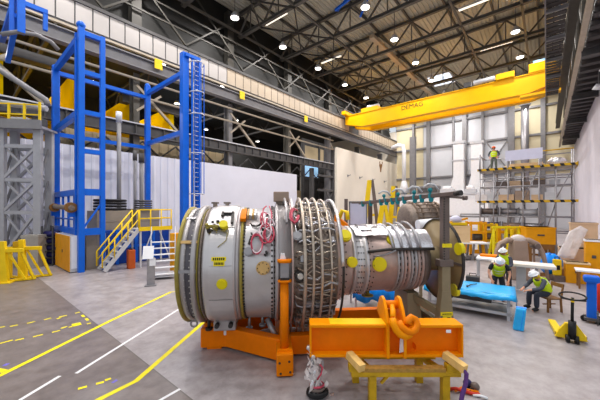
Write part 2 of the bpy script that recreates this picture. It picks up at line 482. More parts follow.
struct('partition_panel', MB().box(29.3, 33.6, 23.9, 23.98, 9.4, 11.3), 'walltan', label='beige panel above the blue window')
struct('window_2', MB().box(29.4, 32.3, 23.9, 23.98, 7.2, 9.0), 'winglow')
struct('window_2_frame', MB().box(29.2, 34, 23.8, 23.9, 9.02, 9.35).box(32.3, 32.7, 23.8, 23.9, 4, 12).box(29.0, 29.35, 23.8, 23.9, 4, 12).box(29.2, 34, 23.8, 23.9, 6.9, 7.2), 'darksteel')

# partition past the opening
struct('partition', MB().box(30.8, SF, TG - .1, TG + .2, 0, 10.75), 'wallcream')
for i, s in enumerate((33.4, 36.6, 40.5, 44.6)):
    hk = thing('wall_bracket', f'small grey bracket high on the cream partition, {ORD[i]} from the dark opening', 'bracket', H(s, TG - .1, 7.4), HA, 'brackets on the cream partition')
    MB().box(-.1, .1, -.06, 0, -.15, .15).build('plate', 'midsteel', hk); MB().bar((0, -.05, 0), (0, -.45, .1), .07).build('arm', 'midsteel', hk)
em = thing('wall_emblem', 'small brown stag-head shaped emblem on the cream partition', 'emblem', H(43.3, TG - .1, 9.4), HA)
MB().prism([(-.5, 0, .5), (-.2, 0, .7), (0, 0, .4), (.2, 0, .7), (.5, 0, .5), (.2, 0, -.1), (.1, 0, -.6), (-.1, 0, -.6), (-.2, 0, -.1)], (0, -.08, 0)).build('plaque', 'brownwood', em)
MB().tube([(-.2, -.05, .5), (-.5, -.1, .8), (-.45, -.1, 1.05)], .05).tube([(.2, -.05, .5), (.5, -.1, .8), (.45, -.1, 1.05)], .05).build('antler', 'brownwood', em)

# ---------------- crane runway / gallery on the left
g = thing('crane_runway', 'crane runway gallery with a long band of white panels above grey beam', 'gallery', H(0, 0, 0), HA)
s = -9.0; i = 0
def pxof(s, t):
    p = H(s, t); return CX + F * p.x / p.y
while s < SF - .4:
    w_ = .84
    if not 33.8 < s < 35.9:
        MB().box(s + .04, s + w_ - .03, TG - .05, TG, 13.35, 14.6).build('gallery_panel', 'panel' if s < 14 else 'panelcream', g)
    s += w_; i += 1
MB().box(-9, SF, TG - .12, TG + .12, 14.62, 14.76).build('top_rail', 'darksteel', g)
MB().box(-9, SF, TG - .1, TG + .1, 13.08, 13.2).build('lower_rail', 'tan', g)
MB().box(-9, SF, TG - .02, TG + .06, 13.2, 14.62).build('backing', 'darksteel', g)
MB().ibar((-9, TG, 12.45), (SF, TG, 12.45), .5, .75, .06).build('runway_beam', 'midsteel', g)
MB().box(-9, SF, TG + .3, TG + 1.3, 13.0, 13.1).build('walkway_deck', 'darkdeck', g)
MB().box(-9, SF, TG - .05, TG + .05, 14.76, 14.86).build('crane_rail', 'darksteel', g)
for z in (11.55, 10.45):
    MB().cyl((-9, TG + .3, z), (30.6, TG + .3, z), .08, 10).build('service_pipe', 'tan', g)
# lower girder of the side bay
g2 = thing('side_bay_girder', 'heavy dark girder running above the white wall of the side bay', 'girder', H(0, 0, 0), HA)
MB().ibar((-9, 20.42, 8.3), (30.7, 20.42, 8.3), .36, .75, .08).build('beam', 'darksteel', g2)
MB().box(-9, 30.7, 20.2, 20.23, 8.62, 8.7).build('light_rail', 'lgrey', g2)
s = -8.5
while s < 30.5: MB().box(s, s + .06, 20.25, 20.4, 8.0, 8.6).build('stiffener', 'darksteel', g2); s += .9
lt = MB(); s = -8.0
while s < 30:
    lt.bar((s, 21.9, 7.9), (s + 1.2, 21.9, 6.9), .1); lt.bar((s + 1.2, 21.9, 6.9), (s + 2.4, 21.9, 7.9), .1); s += 2.4
lt.bar((-8, 21.9, 6.9), (30, 21.9, 6.9), .12); lt.build('lattice', 'darksteel', g2)
# columns, from the far wall towards the camera
for i, s in enumerate((45.4, 37.9, 30.4, 22.9, 15.4, 7.9, .4)):
    c = thing('steel_column', f'grey steel column behind the white panel gallery, {ORD[i]} from the far wall', 'column', H(s, 21.0, 0), HA, 'columns along the gallery'); c['kind'] = 'structure'
    MB().box(-.19, .19, -.35, -.29, 0, 12.05).box(-.19, .19, .29, .35, 0, 12.05).box(-.03, .03, -.3, .3, 0, 12.05).build('shaft', 'dimsteel' if i % 2 else 'midsteel', c)
    MB().box(-.3, .3, -.4, .2, 14.9, 19.9).build('upper_shaft', 'brace', c)
    MB().bar((0, -.3, 11.3), (2.9, -.3, 8.7), .16).build('brace', 'tan', c)
    if i in (3, 4, 5, 6): MB().bar((0, -.3, 9.6), (1.6, -.3, 11.0), .14).build('brace', 'tan', c)
for i, s in enumerate((26.6, 30.0)):
    f = thing('portal_post', ('dark steel portal post at the opening beside the white wall', 'dark steel post against the cream partition edge')[i], 'frame', H(s + .8, 20.4 + .8 * (1 - i), 0), HA)
    MB().box(-.2, .2, -.2, .2, 0, 7.9 + 2.6 * i).build('post', 'darksteel', f)
    if i: 
        for z in (5.2, 6.9): MB().box(-3.2, -.2, -.12, .12, z, z + .25).build('rail', 'darksteel', f)
        MB().bar((-.2, 0, 5.2), (-1.6, 0, 3.0), .12).bar((-.2, 0, 3.0), (-1.6, 0, 5.2), .12).build('brace', 'darksteel', f)

# yellow numbered-style marker plates on the runway beam
for i, s in enumerate((24.5, 15.9, 8.9)):
    solo('marker_plate', MB().box(-.25, .25, -.04, 0, -.3, .35), 'yellow', f'small yellow plate on the grey runway beam, {ORD[i]} from the far end', 'plate', 'marker plates', H(s, TG - .27, 12.7), HA)
# bright lamps seen under the gallery
k = 0
for px, py, t in ((163, 65, 20.8), (203, 88, 21.8), (222, 87, 21.5), (258, 104, 20.9)):
    tau = (px - CX) / F; d = t / (-.766 * tau + .6428); p = at(px, py, d)
    l = thing('bulkhead_lamp', f'small bright lamp beneath the gallery beam, {ORD[k]} from the blue ladder', 'lamp', p, HA, 'lamps under the gallery'); k += 1
    MB().sphere((0, 0, 0), .17 if k != 2 else .1, 12).build('globe', 'lampglow', l); MB().bar((0, .1, .1), (0, .5, .5), .06).build('bracket', 'midsteel', l)

# ---------------- roof trusses
TS = [48.3, 43.0, 37.7, 32.4, 27.1, 21.8, 16.5, 11.2, 5.9, .6]
tr0 = None
for i, s in enumerate(TS):
    lab = f'dark steel roof truss spanning the hall, {ORD[i]} from the far wall'
    if tr0 is None:
        tr0 = thing('roof_truss', lab, 'truss', H(s, 0, 0), HA, 'roof trusses')
        MB().ibar((0, -5.8, 18.3), (0, 20.8, 18.3), .26, .26, .05).build('bottom_chord', 'dimsteel', tr0)
        MB().ibar((0, -5.8, 20.3), (0, 20.8, 20.3), .26, .26, .05).build('top_chord', 'dimsteel', tr0)
        wb = MB(); t = -5.4; up = True
        while t < 20.4:
            wb.bar((0, t, 18.4 if up else 20.2), (0, t + 1.65, 20.2 if up else 18.4), .12)
            if up: wb.bar((0, t + 1.65, 18.4), (0, t + 1.65, 20.2), .08)
            t += 1.65; up = not up
        wb.build('lattice', 'dimsteel', tr0)
    else:
        c = copy_tree(tr0); c.location = H(s, 0, 0); c['label'] = lab
for i, t in enumerate((18.6, 15.6, 12.6, 9.6, 6.6, 3.6, .6, -2.4)):
    solo('roof_purlin', MB().ibar((-8, t, 20.42), (SF, t, 20.42), .14, .2, .03), 'dimsteel', f'long roof purlin under the deck, {ORD[i]} from the panel gallery', 'purlin', 'roof purlins', (0, 0, 0), HA)
for i, t in enumerate((20.3, 14.4, 5.4, 1.4)):
    solo('roof_tie', MB().bar((-8, t, 18.25), (SF, t, 18.25), .16), 'dimsteel', f'longitudinal steel tie at truss foot level, {ORD[i]} from the panel gallery', 'tie', 'roof ties', (0, 0, 0), HA)
wnd = MB()
for i in range(len(TS) - 1):
    a, b_ = TS[i], TS[i + 1]
    wnd.bar((a, 18.1, 18.1), (b_, 14.4, 18.1), .1); wnd.bar((b_, 18.1, 18.1), (a, 14.4, 18.1), .1)
    wnd.bar((a, 20.4, 19.9), (b_, 20.4, 15.2), .12); wnd.bar((a, 20.4, 15.2), (b_, 20.4, 19.9), .12); wnd.bar((a, 20.4, 17.3), (b_, 20.4, 17.3), .12); wnd.bar((a, 20.4, 16.2), (b_, 20.4, 16.2), .1)
solo('wind_bracing', wnd, 'brace', 'crossed thin bracing between the trusses along the gallery side', 'bracing', None, (0, 0, 0), HA)
solo('roof_duct', MB().box(25.5, 47.5, 12.4, 12.85, 19.2, 19.55), 'duct', 'long beige duct running along the roof towards the rooflight', 'duct', None, (0, 0, 0), HA)
# blue light on truss members near the lamps, added as coloured struts
bl = thing('blue_glare_strut', 'blue light on a roof truss beside a lamp, added as coloured struts', 'brace', H(19.0, 10.2, 18.4), HA)
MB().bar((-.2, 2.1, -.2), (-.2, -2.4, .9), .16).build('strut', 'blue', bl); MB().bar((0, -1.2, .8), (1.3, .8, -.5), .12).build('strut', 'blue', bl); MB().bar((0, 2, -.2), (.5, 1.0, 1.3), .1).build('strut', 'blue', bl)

# ---------------- lamps
lamp0 = None
LS = [46.6, 41.2, 35.8, 30.4, 25, 19.6, 14.2, 8.8, 3.4, -2.0]
for r_, (t, rn) in enumerate(((18.5, 'over the panel gallery'), (10.2, 'in the middle row'), (2.0, 'in the row nearest the pale wall'))):
    for i, s in enumerate(LS):
        lab = f'high-bay lamp {rn}, {ORD[i]} from the far wall'
        if lamp0 is None:
            lamp0 = thing('high_bay_lamp', lab, 'lamp', H(s, t, 17.9), HA, 'high-bay lamps')
            MB().lathe([(.02, .01), (.02, .34), (.1, .36), (.35, .2), (.5, .1), (.5, .01)], 20, axis='z').build('housing', 'lgrey', lamp0)
            MB().lathe([(.0, .01), (.0, .3), (.02, .3)], 20, axis='z').build('diffuser', 'lampglow', lamp0)
            MB().cyl((0, 0, .5), (0, 0, 2.4), .025, 6).build('hanger', 'darksteel', lamp0)
            ld = bpy.data.lights.new('lamp_light', 'AREA'); ld.shape = 'DISK'; ld.size = .6; ld.energy = LAMP_W; ld.color = (1.0, .97, .95)
            lo = bpy.data.objects.new('lamp_light', ld); COL.objects.link(lo); lo.parent = lamp0; lo.location = (0, 0, -.04)
        else:
            c = copy_tree(lamp0); c.location = H(s, t, 17.9); c['label'] = lab
# lamps of the side bay
sb0 = None
for i, s in enumerate((0, 8, 16, 24, 34)):
    for j, t in enumerate((31, 38)):
        lab = f'high-bay lamp of the dark side bay, {("near", "outer")[j]} row, {ORD[i]} from the blue towers'
        if sb0 is None:
            sb0 = thing('side_bay_lamp', lab, 'lamp', H(s, t, 14.6), HA, 'side bay lamps')
            MB().lathe([(.02, .01), (.02, .3), (.3, .2), (.4, .01)], 16, axis='z').build('housing', 'lgrey', sb0)
            MB().lathe([(0, .01), (0, .27), (.02, .27)], 16, axis='z').build('diffuser', 'lampglow', sb0)
            MB().cyl((0, 0, .4), (0, 0, 1.9), .025, 6).build('hanger', 'darksteel', sb0)
            ld = bpy.data.lights.new('side_lamp_light', 'AREA'); ld.shape = 'DISK'; ld.size = .6; ld.energy = LAMP_W * 1.3; ld.color = (1, .97, .95)
            lo = bpy.data.objects.new('side_lamp_light', ld); COL.objects.link(lo); lo.parent = sb0; lo.location = (0, 0, -.04)
        else:
            c = copy_tree(sb0); c.location = H(s, t, 14.6); c['label'] = lab
# batten lights between trusses
for i, (px, py, z, L) in enumerate(((276, 19, 19.3, 1.3), (331, 59.5, 19.3, 1.3), (395, 106, 15.9, .9), (496, 46, 19.3, 1.4), (478, 3, 19.3, 1.4))):
    d = (z - EYE) * F / (HY - py); p = at(px, py, d)
    b = thing('batten_light', f'white batten light fitted between roof trusses, {ORD[i]} counting away from the gallery', 'lamp', p, HA, 'batten lights')
    MB().box(-.12, .12, -L, L, 0, .12).build('housing', 'lgrey', b); MB().box(-.09, .09, -L + .05, L - .05, -.05, 0).build('diffuser', 'tubeglow', b)
    MB().bar((0, 0, .1), (0, 0, 1.2), .04).build('hanger', 'darksteel', b)

# side bay trusses and beams (dark)
for i, s in enumerate((-4, 4, 12, 20, 28)):
    t_ = thing('side_bay_truss', f'dark truss under the side bay roof, {ORD[i]} from the lattice tower', 'truss', H(s, 0, 0), HA, 'side bay trusses')
    MB().bar((0, 22.2, 13.9), (0, 41.8, 13.9), .2).build('bottom_chord', 'darksteel', t_)
    MB().bar((0, 22.2, 16.2), (0, 41.8, 16.2), .2).build('top_chord', 'darksteel', t_)
    wb = MB(); t = 22; up = True
    while t < 40: wb.bar((0, t, 13.9 if up else 16.2), (0, t + 2, 16.2 if up else 13.9), .12); t += 2; up = not up
    wb.build('lattice', 'darksteel', t_)

# ---------------- the yellow bridge crane
cr = thing('bridge_crane', 'long yellow double-girder bridge crane spanning the hall', 'crane', H(34, 0, -.5), HA)
def girder(s, name='girder'):
    m = MB()
    # box girder that tapers up at both ends
    for a, b in ((-.75, 1.2), (1.2, 17.4), (17.4, 19.75)):
        za = 13.75 if a > 0 and a < 17.5 else 14.3; zb = 13.75 if b < 17.5 else 14.35
        if a == -.75: za, zb = 14.3, 13.75
        m.hexa([(s - .35, a, za), (s + .35, a, za), (s + .35, b, zb), (s - .35, b, zb)], [(s - .35, a, 15.35), (s + .35, a, 15.35), (s + .35, b, 15.35), (s - .35, b, 15.35)])
    m.box(s - .45, s + .45, -.75, 19.75, 15.35, 15.42)
    o = m.build(name, 'crane', cr)
    return o
ga = girder(-1.1); gb = girder(1.3)
MB().box(-2.4, 2.6, 19.2, 19.7, 15.4, 15.8).build('end_carriage', 'crane', cr)
MB().box(-2.4, 2.6, -1.25, -.7, 14.65, 15.1).build('end_carriage', 'crane', cr)
MB().box(-1.9, -1.2, -.9, 1.8, 13.35, 13.55).build('service_platform', 'crane', cr)
hs = MB().box(-.9, 1.1, 15.6, 17.8, 15.45, 16.1); hs.build('hoist_trolley', 'crane', cr)
MB().cyl((0.1, 15.9, 16.3), (.1, 17.4, 16.3), .35, 14).build('hoist_drum', 'lgrey', cr)
MB().box(-1.75, -1.15, 2.2, 3.6, 15.45, 15.95).build('motor_box', 'cranedull', cr)
MB().cyl((-1.5, 3.7, 15.75), (-1.5, 5.4, 15.75), .22, 14).build('motor', 'lgrey', cr)
MB().box(-1.7, -1.2, 5.6, 6.2, 15.45, 15.9).build('gearbox', 'darksteel', cr)
MB().box(-1.6, -.7, -.6, 1.2, 15.45, 16.2).build('control_cabinet', 'crane', cr)
MB().cyl((-1.3, -.4, 16.3), (-1.3, .9, 16.3), .2, 12).build('conductor_reel', 'glass', cr)
# lettering on the girder face (dark condensed characters as on the photograph's girder)
def text(body, size, name, parent, loc, rot, m, ext=.004):
    cu = bpy.data.curves.new(name, 'FONT'); cu.body = body; cu.size = size; cu.extrude = ext; cu.align_x = 'CENTER'; cu.align_y = 'CENTER'
    o = bpy.data.objects.new(name, cu); COL.objects.link(o); o.parent = parent; o.location = loc; o.rotation_euler = rot
    cu.materials.append(M[m])
    bpy.context.view_layer.update(); me = bpy.data.meshes.new_from_object(o); o2 = bpy.data.objects.new(name, me); COL.objects.link(o2); o2.parent = parent; o2.location = loc; o2.rotation_euler = rot
    bpy.data.objects.remove(o); return o2
text('DEMAG', .7, 'lettering', cr, (-1.47, 11.3, 14.85), (R(90), 0, R(-90)), 'ink')
# crane girders in the side bay
for i, (s0, s1, z0, z1) in enumerate(((8.2, 11.2, 9.2, 11.0), (1.6, 5.4, 9.1, 12.0))):
    c = thing('side_bay_crane', ('yellow ribbed crane girder in the side bay behind the blue ladder tower', 'large yellow crane girder in the side bay behind the nearest blue tower')[i], 'crane', H(0, 0, 0), HA)
    MB().box(s0, s1, 22.6, 40, z0, z0 + .15).build('girder_plate', 'baycrane', c)
    MB().box(s0 - .1, s0 + .25, 22.4, 40, z0 + .1, z1).build('girder', 'baycrane', c)
    MB().box(s1 - .25, s1 + .1, 22.4, 40, z0 + .1, z1).build('girder', 'baycrane', c)
    rb = MB(); t = 22.8
    while t < 39: rb.box(s0, s1, t, t + .12, z0 - .12, z0); t += .7
    rb.build('rib', 'baycrane', c)
    MB().box(s0 - .6, s1 + .6, 22.2, 22.8, z1 - .5, z1).build('end_carriage', 'darksteel', c)
sb = thing('hanging_hoist_block', 'yellow hoist block hanging over the white wall between the blue posts', 'hoist', H(6.2, 25.4, 7.6), HA)
MB().box(-.9, .9, -.5, .5, 0, .9).build('block', 'crane', sb, .1); MB().cyl((0, 0, .9), (0, 0, 2.4), .06, 8).build('cable', 'darksteel', sb); MB().cyl((-.9, -.52, .4), (.9, -.52, .4), .3, 14).build('drum', 'cranedull', sb)

# ---------------- ducts at the far wall
def hpix(px, s):
    tau = (px - CX) / F; d = s / (.6428 * tau + .766); return (-.766 * tau + .6428) * d, d
t, d = hpix(525, 47); zb = 3.2; 
dd = thing('exhaust_stack', 'shiny blue-grey vertical exhaust pipe on the far wall above the scaffold', 'pipe', H(47, t, 0), HA)
MB().cyl((0, 0, 5), (0, 0, 16.2), .42, 16).build('pipe', 'steel', dd)
MB().cyl((0, 0, 16.2), (0, 0, 16.45), .6, 16).build('flange', 'white', dd); MB().cyl((0, 0, 10.4), (0, 0, 10.6), .48, 16).build('clamp', 'darksteel', dd)
for i, px in enumerate((459, 477)):
    t, d = hpix(px, 46); zt = EYE + (HY - 144) * d / F
    o = thing('white_flue', f'tall white flue with flared foot by the far wall, {("beside the grey box", "next to the scaffold")[i]}', 'duct', H(46, t, 0), HA)
    MB().box(-.4, .4, -.65, .65, 6.2, zt).build('shaft', 'white', o)
    MB().hexa([(-.5, -.7 , 5.2), (.5, -.7, 5.2), (.5, 1.25, 5.2), (-.5, 1.25, 5.2)], [(-.4, -.65, 7.6), (.4, -.65, 7.6), (.4, .65, 7.6), (-.4, .65, 7.6)]).build('flared_foot', 'white', o)
    MB().box(-.5, .5, -.8, .8, zt, zt + .35).build('cap', 'lgrey', o)
    MB().box(-.52, .52, -.8, .8, 9.8, 9.95).build('band', 'lgrey', o)
    MB().box(-.45, .45, -.3, .9, 0, 5.2).build('plinth', 'lgrey', o)
# raised white mezzanine that the flues stand on
o = thing('white_mezzanine', 'long white enclosure along the far wall beneath the flues', 'enclosure', H(44.6, 0, 0), HA)
tA, _ = hpix(489, 44.6); tB, _ = hpix(399, 44.6)
MB().box(-.6, .6, tA, tB, 0, 5.0).build('body', 'white', o)
MB().box(-.75, .8, tA - .1, tB, 5.0, 5.2).build('top', 'lgrey', o)
MB().box(-.66, -.6, tA, tB, 2.0, 2.15).build('rail', 'midsteel', o)
t, _ = hpix(462, 44.6); MB().tube([(-.75, tA + .5, 2.4), (-.75, t, 2.4), (-.75, t, .1)], .07, 8).build('pipe', 'midsteel', o)
t, d = hpix(428, 44.2)
o = thing('grey_air_unit', 'dark grey air handling box standing on the white enclosure', 'unit', H(44.5, t, 5.2), HA)
MB().box(-.5, .5, -1.5, 1.5, 0, 1.15).build('body', 'midsteel', o, .04); MB().box(-.53, -.5, -1.3, 1.3, .2, .9).build('grille', 'darksteel', o)
for i, (px, py, w_, h_) in enumerate(((447, 184, .9, 1.0), (470, 183, .7, .9), (486, 181, .5, 1.2))):
    t, d = hpix(px, 44.2)
    o = thing('pump_unit', f'pale grey pump unit among the white flues, {ORD[i]} from the dark grey box', 'pump', H(44.4, t, 5.2), HA, 'pump units')
    MB().box(-.4, .4, -w_, w_, 0, h_ * .6).build('body', 'lgrey', o, .05); MB().cyl((0, -w_ * .6, h_ * .7), (0, w_ * .6, h_ * .7), .35, 12).build('drum', 'white', o)
# white pipe by the partition end
t, d = hpix(404, 46.5)
o = thing('white_pipe', 'white bent duct pipe rising at the end of the cream partition', 'pipe', H(46.5, t, 0), HA)
MB().tube([(0, 2.0, 13.0), (0, .9, 13.3), (0, .2, 13.1), (0, 0, 12.2), (0, 0, 7.5)], .32, 12).build('pipe', 'white', o)
MB().cyl((0, 0, 7.5), (0, 0, 5.6), .34, 12, .85).build('cone', 'white', o); MB().cyl((0, 0, 0), (0, 0, 5.6), .5, 12).build('base', 'lgrey', o)
o = solo('steel_column', MB().box(-.4, .4, -.4, .4, 0, 14.5), 'midsteel', 'broad grey column at the corner of the cream partition', 'column', None, H(47.6, hpix(413, 47.6)[0], 0), HA); o['kind'] = 'structure'

# ---- hall above, except floor, scaled up about the camera to clear the blue frame
CAM_SCALE, CAM_DROP = 1.225, -.72
seen = set()
for o in list(scn.objects):
    if o is flo: continue
    o.location = Vector(o.location) * CAM_SCALE + (Vector((0, 0, CAM_DROP)) if o.parent is None else Vector((0, 0, 0)))
    if o.data is not None and o.data.name not in seen:
        seen.add(o.data.name)
        if o.type == 'MESH': o.data.transform(Matrix.Scale(CAM_SCALE, 4))
        elif o.type == 'LIGHT': o.data.size *= CAM_SCALE
# ================================================================== THE ENGINE
TH = R(5.5)
EC = (-.41, 7.1)            # axis point under px 283
AZ = 1.93                   # axis height
eng = thing('jet_engine', 'large bare jet engine with silver casing, pipes and yellow caps on orange stand', 'engine', (EC[0], EC[1], 0), TH)
ce, se = math.cos(TH), math.sin(TH)
def stn(px, r, ph=0.0):
    tau = (px - CX) / F; rc = r * math.cos(ph)
    return (tau * (EC[1] - rc * ce) - EC[0] - rc * se) / (ce - tau * se)
def esurf(px, py, r):
    best = None
    for k in range(-178, 179):
        ph = k * PI / 360
        a = stn(px, r, ph); rc = r * math.cos(ph)
        D = EC[1] + a * se - rc * ce
        y = HY + (EYE - (AZ + r * math.sin(ph))) * F / D
        if best is None or abs(y - py) < best[0]: best = (abs(y - py), a, ph)
    return best[1], best[2]
def epos(a, r, ph): return Vector((a, -r * math.cos(ph), AZ + r * math.sin(ph)))
O = (0, 0, AZ)
def ring(name, prof, m, n=96, label=None):
    return MB().lathe(prof, n, O).build(name, m, eng, label=label)
def bolts(name, a, r, n, rad, m, ln=.03, parent=None):
    b = MB()
    for k in range(n):
        ph = 2 * PI * k / n
        b.cyl((a, -r * math.cos(ph), AZ + r * math.sin(ph)), (a + ln, -r * math.cos(ph), AZ + r * math.sin(ph)), rad, 6)
    return b.build(name, m, parent or eng)
def rbolts(name, a, r, n, rad, m, h=.02):
    b = MB()
    for k in range(n):
        ph = 2 * PI * k / n; u = Vector((0, -math.cos(ph), math.sin(ph))); c = Vector((a, 0, AZ)) + u * r
        b.cyl(c - u * .01, c + u * h, rad, 6)
    return b.build(name, m, eng)
def disc_on(name, px, py, r, rad, m, h=.05, label=None, bolts_=False, n=20):
    a, ph = esurf(px, py, r); u = Vector((0, -math.cos(ph), math.sin(ph))); c = epos(a, r, ph)
    o = MB().cyl(c - u * .04, c + u * h, rad, n).cyl(c + u * h, c + u * (h + .015), rad * .8, n).build(name, m, eng, label=label)
    if bolts_:
        b = MB(); t1 = Vector((1, 0, 0)); t2 = u.cross(t1)
        for k in range(8):
            q = c + (t1 * math.cos(k * PI / 4) + t2 * math.sin(k * PI / 4)) * rad * .78
            b.cyl(q + u * h, q + u * (h + .03), .012, 6)
        b.build('bolt', 'bolt', o)
    return o

# stations from the photograph's columns
s174, s179 = stn(173.5, 1.3), stn(178, 1.3)
s184, s190 = stn(184, 1.26), stn(190, 1.26)
s191, s194 = stn(190.5, 1.33), stn(194, 1.33)
s199, s203 = stn(198.5, 1.24), stn(203, 1.24)
s235 = stn(235, 1.3)
s238, s243 = stn(239, 1.27), stn(243, 1.27)
s271 = stn(271, 1.27)
s279, s292 = stn(279, 1.34), stn(292, 1.36)
s333 = stn(339, 1.36)
ring('intake_flange', [(s174 + .1, .95), (s174, 1.16), (s174, 1.26), (s174 + .02, 1.3), (s179 - .02, 1.3), (s179, 1.22)], 'olive')
ring('intake_ring', [(s179 - .01, 1.24), (s179 + .02, 1.27), (s184 - .02, 1.27), (s184, 1.24)], 'case')
ring('liner_band', [(s184 - .02, 1.23), (s190 + .03, 1.23)], 'bandgrey')
ring('front_flange', [(s190, 1.2), (s190 + .01, 1.33), (s194 - .01, 1.33), (s194, 1.2)], 'case')
bolts('bolt_ring', s184 - .03, 1.255, 64, .013, 'boltlight', .03)
bolts('bolt_ring', s190 - .02, 1.3, 64, .013, 'boltlight', .02)
ring('fan_case', [(s194, 1.23), (s194 + .04, 1.27), (s199 - .03, 1.25), (s199, 1.22)], 'olive')
ring('fan_case_edge', [(s199 - .02, 1.24), (s199 + .01, 1.29), (s199 + .03, 1.29), (s199 + .03, 1.21), (s203, 1.21)], 'casedark')
rbolts('bolt_ring', s199 + .06, 1.21, 80, .018, 'bolt', .03)
ring('fan_case_panel', [(s203 - .03, 1.15), (s203 - .02, 1.29), (s203 + .03, 1.31), (s235 - .03, 1.3), (s235, 1.26)], 'caselight')
# brackets across the dark liner band
for py in (242.5, 271.5, 219):
    a, ph = esurf(187, py, 1.25)
    u = Vector((0, -math.cos(ph), math.sin(ph))); v_ = Vector((0, math.sin(ph), math.cos(ph)))
    c = epos((s184 + s190) / 2, 1.25, ph)
    MB().bar(c - Vector((.16, 0, 0)), c + Vector((.16, 0, 0)), .06, .06, u).build('bracket', 'capwood' if py < 250 and py > 230 else 'steel', eng, label='tan bracket across the dark band' if 230 < py < 250 else None)
# raised square panel on the fan case, with seams
mid = (s203 + s235) / 2
def curved_plate(a0, a1, r0, r1, p0, p1, n=10):
    mb = MB(); vs = []
    for k in range(n + 1):
        ph = p0 + (p1 - p0) * k / n
        vs += [epos(a0, r0, ph), epos(a1, r0, ph), epos(a1, r1, ph), epos(a0, r1, ph)]
    fs = []
    for k in range(n):
        i = 4 * k
        for q in range(4): fs.append((i + q, i + (q + 1) % 4, i + 4 + (q + 1) % 4, i + 4 + q))
    fs += [(3, 2, 1, 0), (4 * n, 4 * n + 1, 4 * n + 2, 4 * n + 3)]
    return mb.add(vs, fs, False)
for p0, p1 in ((-88, -24), (-23, 6), (7, 40), (41, 88), (100, 170), (-170, -100)):
    curved_plate(stn(208, 1.3), stn(232.5, 1.3), 1.29, 1.335, R(p0), R(p1)).build('access_panel', 'caselight', eng)
# base block under fan case
x0, x1 = stn(209, 1.0), stn(233, 1.0)
MB().box(x0, x1, -.55, .55, AZ - 1.42, AZ - 1.2).build('mount_block', 'case', eng, .02)
for q in (.2, .8):
    MB().cyl((x0 + (x1 - x0) * q, -.56, AZ - 1.26), (x0 + (x1 - x0) * q, -.7, AZ - 1.26), .05, 10).build('mount_pin', 'bolt', eng)
MB().box(stn(219, .9), stn(226, .9), -.32, -.02, AZ - 1.62, AZ - 1.42).build('drain_box', 'white', eng, .02, label='white drain box beneath the case')
for px, zz in ((205, -1.48), (248, -1.5), (262, -1.44)):
    a = stn(px, .7); MB().cyl((a, -.3, AZ - 1.15), (a, -.3, AZ + zz), .035, 8).cyl((a, -.3, AZ + zz), (a, -.3, AZ + zz + .05), .08, 10).build('drain_pipe', 'steel' if px > 210 else 'bolt', eng)
# lifting eye under the intake
a = stn(189, .7); MB().tube([(a + .07 * math.cos(k * PI / 6), -.3, AZ - 1.33 + .07 * math.sin(k * PI / 6)) for k in range(12)], .022, 6, True).box(a - .14, a + .12, -.36, -.24, AZ - 1.27, AZ - 1.2).build('lifting_eye', 'steel', eng)
# top brackets on the fan case
for px, w_ in ((211, .03), (224, .03)):
    a = stn(px, 0.5); MB().box(a - w_, a + w_, -.12, .1, AZ + 1.28, AZ + 1.39).box(a - w_ * 2.4, a + w_ * 2.4, -.1, .08, AZ + 1.37, AZ + 1.41).build('top_bracket', 'casedark', eng)
a = stn(227, .85); b = MB(); b.bar(epos(stn(221.5, .9), 1.36, R(58)), epos(stn(232, .9), 1.36, R(58)), .05); b.bar(epos(stn(232, .9), 1.36, R(60)), epos(stn(232.5, .9), 1.38, R(44)), .05)
b.bar(epos(stn(221.5, .9), 1.36, R(60)), epos(stn(221.5, .9), 1.36, R(54)), .05); b.build('handle', 'bolt', eng)
# rear of fan case
ring('fan_case_flange', [(s235 - .02, 1.24), (s235, 1.3), (s235 + .05, 1.3), (s235 + .06, 1.25), (s238, 1.25)], 'case')
ring('sealing_band', [(s238, 1.25), (s238 + .005, 1.285), (s243 - .03, 1.285), (s243, 1.22)], 'olive')
rbolts('bolt_ring', s243, 1.265, 100, .02, 'bolt', .015)
a, ph = esurf(240.5, 211, 1.29)
curved_plate(s238 - .02, s243 + .02, 1.28, 1.37, R(50), R(66)).build('orange_tab', 'orange', eng, label='orange tab on the yellow band')
ring('compressor_case', [(s243, 1.24), (s243 + .03, 1.26), (s271 - .02, 1.27), (s271, 1.3), (s271 + .05, 1.3), (s271 + .06, 1.27)], 'caselight')
rbolts('bolt_ring', s271 + .02, 1.3, 76, .022, 'bolt', .02); rbolts('bolt_ring', s271 + .075, 1.27, 76, .022, 'bolt', .03)
ring('rear_flange', [(s271 + .07, 1.25), (s271 + .09, 1.36), (s271 + .13, 1.38), (s279, 1.36), (s279 + .02, 1.33), (s292, 1.34), (s292 + .02, 1.2)], 'case')
ring('pipe_section_case', [(s292, 1.3), (s292 + .3, 1.33), (s333 - .1, 1.33), (s333 - .02, 1.36), (s333, 1.33), (s333 + .02, .9)], 'casedark')
# turn of the core: cone, bolted joint, tube, slotted flanges
c0, c1 = stn(336, 1.05), stn(354, .8)
s370, s398 = stn(369, .76), stn(397, .74)
ring('core_cone', [(s333 - .02, 1.26), (s333 + .05, 1.2), (c0 + .1, 1.0), (c1 - .05, .82), (c1, .79)], 'casepink', 64)
ring('joint_band', [(c1, .77), (c1 + .01, .83), (c1 + .06, .83), (c1 + .07, .8), (s370 - .08, .8), (s370 - .07, .83), (s370, .83), (s370 + .01, .76)], 'caselight', 64)
for a in (c0 + .14, c0 + .26, c1 + .12, (c1 + s370) / 2, s370 - .12, s370 + .1): rbolts('bolt_ring', a, {0: 1}.get(0) and (.8 if a > c1 else .98 - (a - c0 - .1) * .35), 36, .014, 'bolt', .015)
bolts('bolt_ring', s370 - .02, .8, 40, .02, 'bolt', .05)
ring('turbine_tube', [(s370, .76), (s398, .74), (s398 + .01, .78)], 'casepink', 64)
